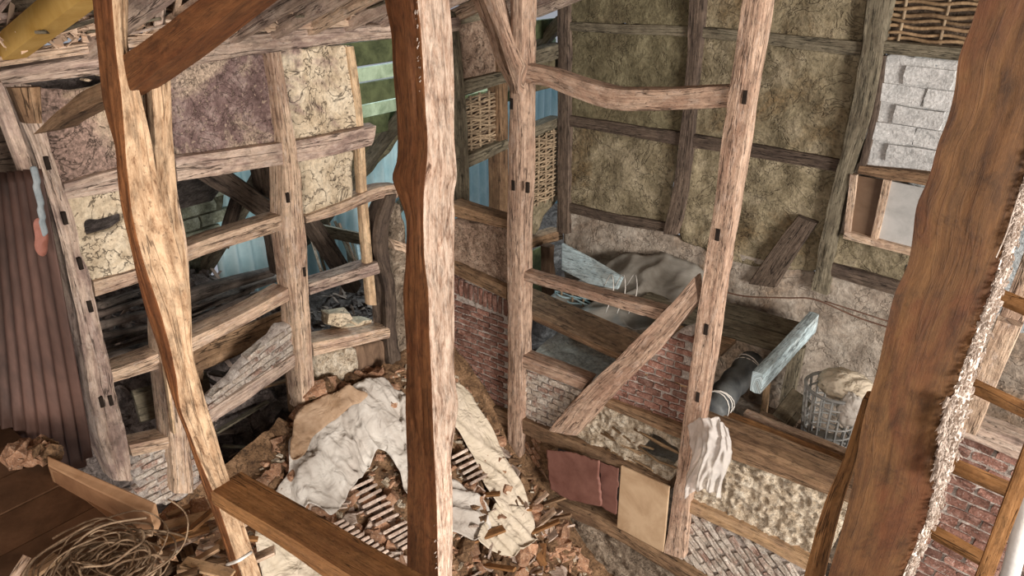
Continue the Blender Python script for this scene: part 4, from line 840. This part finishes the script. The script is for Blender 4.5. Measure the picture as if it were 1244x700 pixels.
# cable on the back wall
q = [(830, 340), (868, 351), (905, 360), (955, 362), (990, 364), (1040, 385), (1085, 400), (1140, 420)]
tag(tube('cable', spl([aty(a, b, 5.28) for a, b in q], 50), .006, WIRE), 'brown cable sagging along the back wall', 'cable')
q = [(1002, 366), (1040, 378), (1090, 394), (1150, 412)]
tag(tube('cable', spl([aty(a, b, 5.29) for a, b in q], 30), .005, WIRE), 'second thinner cable just above the sagging one on the right', 'cable')
# bag on the tall post
def bagf(s, t_):
    px = 838+s*44+6*math.sin(t_*5)-8*(1-t_)*(.5-s); py = 518+t_*88-(12*math.sin(s*3.1)); a = s*math.pi
    q = aty(px, py, 3.80-.09*math.sin(a)*(.6+.4*math.sin(t_*3.1))); n = 1-2*abs(vn(np.array([[s*7+t_*1.2, t_*2.2, 3.]]), 3)[0]); n2 = fbm(np.array([[s*8, t_*9, 3.]]), 3, 9)[0]
    return q+G0(0, -.03*n-.02*n2, .015*n2)
tag(corrug('plastic_bag', bagf, 44, 50, BAG, thick=.002), 'crumpled translucent plastic bag hanging beside the tall pinkish post', 'plastic bag')

# ================================================================== near posts
def post3(name, rows, Xc, m, parent, back=True, jit=.008, crack=.03, lit_mask=None, topz=4.25, **k):
    """post with left silhouette L, front edge C and right silhouette R given per row; C stands at x = Xc"""
    P = []; AX = []; AY = []
    for y, l, c, r in rows:
        C = atx(c, y, Xc); Lp = aty(l, y, C[1]); Rp = atx(r, y, Xc); ctr = (Lp+Rp)/2
        P.append(ctr); AX.append((C-Lp)/2); AY.append((C-Rp)/2)
    P.insert(0, G0(P[0][0], P[0][1], topz)); AX.insert(0, AX[0]); AY.insert(0, AY[0])
    o = loft(name, P, AX, AY, m, parent, jit=jit, crack=crack, k=12, seg=.022, pale=lit_mask, rnd=.06, gf=1.6, **k); return o, P
# flaking pale wood and lit tone painted on the +x face, shade tone elsewhere
lit_face = lambda a, b: 1.0 if (a > .90 and b < .90) else 0.0
np1 = tag(empty('timber_post', (-2.1, 1.1, 0)), 'crooked worm-eaten post at left with a dark brace rising to the right', 'post')
rows = [(-90, 104, 125, 152), (0, 111, 135, 157), (60, 117, 140, 159), (115, 121, 146, 172), (171, 131, 149, 184), (223, 139, 152, 194), (282, 151, 162, 212), (320, 160, 172, 222), (374, 173, 191, 231), (426, 191, 206, 235), (460, 200, 213, 243), (494, 211, 217, 252), (522, 222, 227, 261), (563, 236, 242, 273), (597, 248, 257, 284), (652, 267, 276, 302), (700, 283, 292, 318), (790, 312, 322, 352)]
o, Pp = post3('shaft', rows, -2.02, W_TREE, np1, lit_mask=lit_face, crack=.008, jit=.0035)
PL['N'] = (0, -2.03, G0(1, 0, 0))
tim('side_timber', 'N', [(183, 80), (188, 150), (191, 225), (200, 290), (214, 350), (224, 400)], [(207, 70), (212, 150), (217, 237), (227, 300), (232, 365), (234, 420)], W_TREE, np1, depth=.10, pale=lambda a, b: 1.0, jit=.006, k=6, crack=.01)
def tq(nm, E1, E2, y, m, parent, depth=.1, **k):
    A = np.array([aty(*q, y) for q in E1]); B = np.array([aty(*q, y) for q in E2]); n = G0(0, -1, 0)
    return loft(nm, (A+B)/2-n*depth/2, (B-A)/2, np.tile(n*depth/2, (len(A), 1)), m, parent, **k)
tq('brace', [(138, 72), (193, 32), (240, -2), (330, -62)], [(146, 118), (206, 73), (297, 0), (395, -80)], atx(150, 100, -2.02)[1]+.01, W_POST, np1, .09, jit=.004, k=6, rnd=.05)
tq('tie_brace', [(38, 164), (60, 143), (89, 119), (126, 101)], [(62, 158), (75, 149), (103, 138), (128, 127)], atx(150, 100, -2.02)[1]+.12, W_MID, np1, .1, jit=.008, k=4)
tq('lower_rail', [(255, 594), (340, 646), (430, 703), (520, 760)], [(258, 612), (325, 656), (391, 702), (480, 765)], atx(258, 600, -2.02)[1]-.0, W_BROWN, np1, .12, jit=.004, k=6, rnd=.04)
np2 = tag(empty('timber_post', (-1.9, 2.1, 0)), 'large near post with a smooth left face painted dark as in shade and a pale flaking right face', 'post')
rows = [(-90, 458, 502, 543), (0, 463, 506, 548), (41, 470, 510, 552), (86, 472, 513, 554), (130, 476, 515, 554), (171, 478, 518, 555), (196, 477, 517, 557), (216, 472, 515, 558), (236, 479, 513, 554), (262, 489, 512, 554), (306, 490, 513, 554), (357, 487, 519, 554), (410, 488, 520, 555), (460, 489, 523, 555), (494, 491, 524, 559), (530, 493, 526, 554), (563, 494, 528, 552), (630, 493, 531, 552), (700, 493, 533, 552), (790, 493, 536, 552)]
o, Pp = post3('shaft', rows, -1.85, W_POST, np2, lit_mask=lit_face, crack=.010, jit=.0035)
# big post at right
def loftd(name, rows, m, parent, dC, dR, lit_mask, **k):
    P = []; AX = []; AY = []
    for y, l, c, r in rows:
        C = atd(c, y, dC(y)); Lp = atd(l, y, dC(y)*1.03); 
        Rp = atd(r, y, dR(y)); P.append((Lp+Rp)/2); AX.append((C-Lp)/2); AY.append((C-Rp)/2)
    P.insert(0, G0(P[0][0], P[0][1], 4.95)); AX.insert(0, AX[0]); AY.insert(0, AY[0])
    return loft(name, P, AX, AY, m, parent, k=14, seg=.016, rnd=.05, pale=lit_mask, gf=1.5, **k)
np3 = tag(empty('timber_post', (-.1, 1.5, 0)), 'massive leaning orange brown post filling the right side with a fibrous pale edge', 'post')
rows = [(-90, 1210, 1340, 1362), (0, 1187, 1313, 1332), (34, 1176, 1303, 1322), (69, 1163, 1292, 1310), (110, 1158, 1280, 1296), (147, 1149, 1269, 1285), (171, 1139, 1261, 1277), (223, 1123, 1245, 1261), (241, 1114, 1239, 1254), (323, 1099, 1216, 1231), (357, 1084, 1206, 1221), (391, 1075, 1192, 1208), (456, 1060, 1167, 1187), (511, 1045, 1152, 1175), (556, 1037, 1145, 1164), (625, 1023, 1129, 1141), (697, 1003, 1101, 1114), (790, 975, 1070, 1086)]
# forward depth of a vertical post grows downwards
dC = lambda y: 1.42*(1/ (1-(y-350)/F_PX*math.tan(PITCH)*1.0)) if False else 1.35+.0006*(y-350)
dp = lambda y: (1.28*math.cos(PITCH))/max(.3, 1)*1.0
def dvert(h):  # forward depth at row y for a vertical plane at horizontal distance h
    return lambda y: h/(math.cos(PITCH)+(-(y-350)/F_PX)*math.sin(PITCH))
loftd('shaft', rows, W_BIG, np3, dvert(1.36), dvert(1.46), lit_face, crack=.005, jit=.0025)
# fibrous edge
def fibres(n, rows, dist, m, parent, name='flaking_fibres', lmin=.01, lmax=.05):
    Vs = []; Fs = []; k = 0
    ys = [r[0] for r in rows]
    for i in range(n):
        y = random.uniform(ys[0]+90, ys[-1]-60); c = np.interp(y, ys, [r[2] for r in rows]); r_ = np.interp(y, ys, [r[3] for r in rows])
        f = random.betavariate(.8, 1.2); a = atd(c+(r_-c)*f+random.uniform(-3, 2), y, dist(y)-.004+f*.08)
        l = random.uniform(lmin, lmax); v = G0(random.gauss(-.05, .22), random.gauss(-.15, .3), -1+random.gauss(0, .25)); v /= np.linalg.norm(v)
        s = G0(random.gauss(0, 1), random.gauss(0, 1), .2); s /= np.linalg.norm(s); wd = random.uniform(.0012, .004)
        b = a+v*l; mid = (a+b)/2+G0(0, -1, 0)*random.uniform(0, .01)
        Vs += [a-s*wd, a+s*wd, mid+s*wd, mid-s*wd, b+s*wd*.3, mid+G0(.0005, -.002, 0)]; Fs += [(k, k+1, k+2, k+3), (k+3, k+2, k+4), (k, k+3, k+5), (k+1, k+5, k+2)]; k += 6
    o = mk(name, Vs, Fs, m, parent, smooth=False); o['kind'] = 'stuff'; return o
fibres(2600, rows, dvert(1.36), FLUFF, np3, lmin=.005, lmax=.018)
fibres(420, [r for r in rows if 391 <= r[0] <= 625][:1]+[(450, 0, 1158, 1170), (560, 0, 1140, 1152), (640, 0, 1120, 1130)], dvert(1.34), FLUFF, np3, lmin=.01, lmax=.032)
q = [(1239, 232), (1230, 260), (1222, 285), (1210, 313)]
tube('hanging_fibre', spl([atd(a, b, 1.36) for a, b in q], 14), .0012, FLUFF, np3, 4)
rows2 = [(ob[0], ob[1], ob[2], ob[3]) for ob in rows2] if False else None
fr = [(y, l, c, r) for (y, l, c, r) in [(-90, 458, 502, 543), (0, 463, 506, 513), (86, 472, 513, 519), (171, 478, 518, 523), (306, 490, 514, 519), (460, 489, 523, 528), (563, 494, 528, 533), (790, 493, 536, 540)]]
fibres(420, fr, lambda y: np.interp(y, [0, 700], [atx(510, 0, -1.85) @ _F - CAM @ _F, atx(533, 700, -1.85) @ _F - CAM @ _F])-.01, FLUFF, np2, lmin=.006, lmax=.018)
# slender pole beside the big post
rp = [(480, 1050, 1062), (560, 1024, 1042), (600, 1006, 1028), (650, 990, 1014), (700, 977, 1002), (780, 950, 978)]
P_ = [((atd(a, y, dvert(1.6)(y))+atd(b, y, dvert(1.6)(y)))/2, (atd(b, y, dvert(1.6)(y))-atd(a, y, dvert(1.6)(y)))/2) for y, a, b in rp]
o = loft('timber_pole', [a for a, b in P_], [b for a, b in P_], [G0(0, -.025, 0)]*len(P_), W_BROWN, jit=.004, k=4, crack=.005); tag(o, 'slender dark brown pole close along the left side of the massive leaning post', 'post')
# ladder and pale post at far right
lad = tag(empty('ladder', (.3, 2.2, 1)), 'brown wooden ladder leaning in the lower right corner behind the massive post', 'ladder')
def lz(l, r, D, z=None):
    A = atd(*l, D); B = atz(r[0], r[1], A[2]); return A, B
for l, r, w_ in (((1200, 354), (1290, 392), 15), ((1168, 462), (1275, 512), 16), ((1140, 558), (1240, 602), 17), ((1122, 640), (1210, 688), 18)):
    D = 2.25+(l[1]-350)*.0009; A = atd(*l, D); B = atd(*r, D-.12); bar('rung', A, B, .045, .028, W_BROWN, lad, up=(0, -.5, .8))
bar('stile', atd(1310, 400, 2.05), atd(1190, 712, 2.36), .045, .07, W_BROWN, lad, up=(0, -1, 0))
bar('stile', atd(1215, 300, 2.3), atd(1090, 720, 2.62), .045, .07, W_BROWN, lad, up=(0, -1, 0))
thing_bar('timber_post', atd(1228, 388, 2.6), atd(1176, 520, 2.9), .075, .06, W_PALE, 'pale speckled post behind the ladder, right of the massive post', 'post')
thing_bar('timber_post', atd(1262, 300, 2.6), atd(1228, 388, 2.62), .075, .06, W_PALE, 'upper pale post end at the right edge above the ladder rung', 'post')
_t = tube('pipe', [atd(1262, 560, 2.5), atd(1222, 720, 2.7)], .030, plain('pipe_white', (.62, .60, .57), (.82, .80, .77), 6, .6), sides=12); tag(_t, 'white pipe leaning beside the right stile of the ladder', 'pipe')

# ---- corrugated sheet and deck at left
A0, A1, A2, A3 = atd(-40, 215, 3.5), atx(48, 205, -3.25), atx(112, 560, -3.2), atd(-40, 600, 3.4)
def cs(s, t_):
    y = t_*1.0; a = A0+(A1-A0)*s; b = A3+(A2-A3)*s
    top = a+(b-a)*t_; L = np.linalg.norm(A1-A0); off = .017*math.sin(s*L/.090*6.283); rg = .03*vn(np.array([[s*9, 1., 1.]]), 3)[0]*(t_ > .93)
    n = np.cross(A1-A0, A3-A0); n /= np.linalg.norm(n)
    if n @ (CAM-A0) < 0: n = -n
    return top+n*(off-.12*math.sin(t_*3.14)*0)+G0(0, 0, rg)
o = corrug('corrugated_sheet', cs, 150, 26, TIN); tag(o, 'rusty brown corrugated metal sheet standing at the left edge', 'metal sheet')
tag(slab('strap', 'L', [(36, 206), (46, 206), (60, 280), (51, 284), (46, 250)], STRAP, None, back=-.50, thick=.012, amp=.004, rag=.006, res=.008), 'blue grey strip along the top edge of the corrugated sheet', 'strip')
o = slab('faded_flag', 'L', [(40, 262), (57, 280), (58, 315), (50, 312), (42, 300)], REDPAINT, None, back=-.50, thick=.006, amp=.01, rag=.01); tag(o, 'faded red scrap at the edge of the corrugated sheet below the blue strip', 'scrap')
dz = 2.02
def deckf(x, y): return dz
dkf = tag(empty('loft_deck', (-2.6, .3, 1.9)), 'dark dusty boarded deck edged by a thick plank at lower left', 'deck')
for i in range(7):
    x = -3.5+i*.235; bar('board', (x, -.6, dz-.02), (x, .84 if i < 6 else .70, dz-.02+random.uniform(-.004, .004)), .232, .03, DECKM, dkf, seg=.2, rnd=.03)
top = [atz(57, 553, dz+.09), atz(190, 611, dz+.09), atz(191, 624, dz+.07), atz(182, 637, dz+.02), atz(151, 645, dz), atz(105, 606, dz+.02)]
rid = [atz(57, 553, dz+.09), atz(190, 611, dz+.09), atz(183, 627, dz+.075), atz(108, 592, dz+.075), atz(58, 566, dz+.075)]
low = [atz(58, 566, dz+.075), atz(108, 592, dz+.075), atz(183, 627, dz+.075), atz(166, 641, dz+.0), atz(152, 645, dz), atz(104, 607, dz), atz(60, 570, dz+.06)]
prism('edge_plank', (rid, [v-G0(0, 0, .10) for v in rid]), EDGE, dkf)
prism('edge_plank', (low, [v-G0(0, .0, .08) for v in low]), EDGE_SHADE, dkf)
# lumps and torn wood at the deck's right corner
rubble(16, lambda: atz(random.uniform(15, 70), random.uniform(540, 556), dz+.06), CE+CH, 'earth_lump', 'brown earth lump at the foot of the corrugated sheet', 'rubble', 'lumps under the corrugated sheet', (.3, .6))
for i in range(34):
    px, py = random.uniform(178, 285), random.uniform(625, 720); q = atz(px, py, dz-.18+random.uniform(0, .12)); an = random.choice([-.5, .6, 1.2])+random.uniform(-.5, .5); l = random.uniform(.06, .2)
    tag(bar('wood_splinter', q, q+G0(math.cos(an)*l, math.sin(an)*l, random.uniform(-.03, .06)), random.uniform(.02, .055), .014, random.choice([W_BROWN, W_MID, W_PALE, W_TAN])), 'torn splinter of wood at the foot of the crooked left post', 'wood scrap', 'torn wood around the left post')
rubble(24, lambda: atz(random.uniform(175, 290), random.uniform(620, 720), dz-.24+random.uniform(0, .08)), CE+CH, 'earth_lump', 'brown lump among the torn wood by the left post', 'rubble', 'lumps around the left post', (.4, .7))
tag(bar('under_heap_board', (-2.35, .2, dz-.36), (-1.2, 1.0, dz-.36), .6, .05, W_MID), 'low board carrying the torn wood beside the deck', 'board')
# coil of willow twine
cl = empty('twine_coil', atz(130, 690, dz)); tag(cl, 'tangled coil of pale willow twine lying on the dark deck', 'twine coil')
cc = atz(135, 708, dz)
for k in range(46):
    r = random.uniform(.07, .23); ex = random.uniform(.65, 1.); ph = random.uniform(0, 6.28); ox, oy = random.gauss(0, .045), random.gauss(0, .035); a0 = random.uniform(0, 6.28); sp = random.uniform(2.5, 6.2); hz = random.uniform(.01, .10)
    if k == 0: r, ex, sp, hz = .17, .9, 3.4, .1; ox, oy = -.02, .12; a0 = .3
    tl = random.gauss(0, .12)
    pts = [cc+G0(ox, oy, 0)+G0(r*math.cos(a)*math.cos(ph)-r*ex*math.sin(a)*math.sin(ph), r*math.cos(a)*math.sin(ph)+r*ex*math.sin(a)*math.cos(ph), hz+tl*r*math.sin(a*1.0)+.006*math.sin(a*5+k)+.012) for a in np.linspace(a0, a0+sp, 26)]
    for q_ in pts: q_[2] = max(q_[2], dz+.004)
    tube('strand', pts, random.uniform(.0028, .0048), TWINE, cl, 5)
thing_bar('stick', atz(12, 708, dz+.03), atz(33, 676, dz+.08), .022, .02, W_PALE, 'short pale stick poking up left of the twine coil', 'stick')
thing_bar('board', atz(20, 712, dz+.03), atz(70, 676, dz+.03), .05, .015, W_TAN, 'narrow tan offcut on the deck left of the twine coil', 'board')
_t = tube('wire_tie', spl([atd(276, 686, 2.62), atd(290, 681, 2.50), atd(305, 671, 2.56)], 10), .006, STRING, sides=6); tag(_t, 'pale tie wrapped around the foot of the crooked left post', 'tie')
# dull greenish boards behind the first wall post at left
for i in range(4):
    a = atx(-30, 150+i*16, -4.2); b = atx(26, 140+i*18, -4.2); tag(bar('weatherboard', a, b, .12, .02, W_DARK, up=(1, 0, 0)), 'dark weatherboard beyond the left wall above the corrugated sheet', 'board', 'weatherboards at the left edge')
bar('batten', atx(-8, 100, -3.6), atx(34, 215, -3.6), .06, .05, W_LEFT, WL)
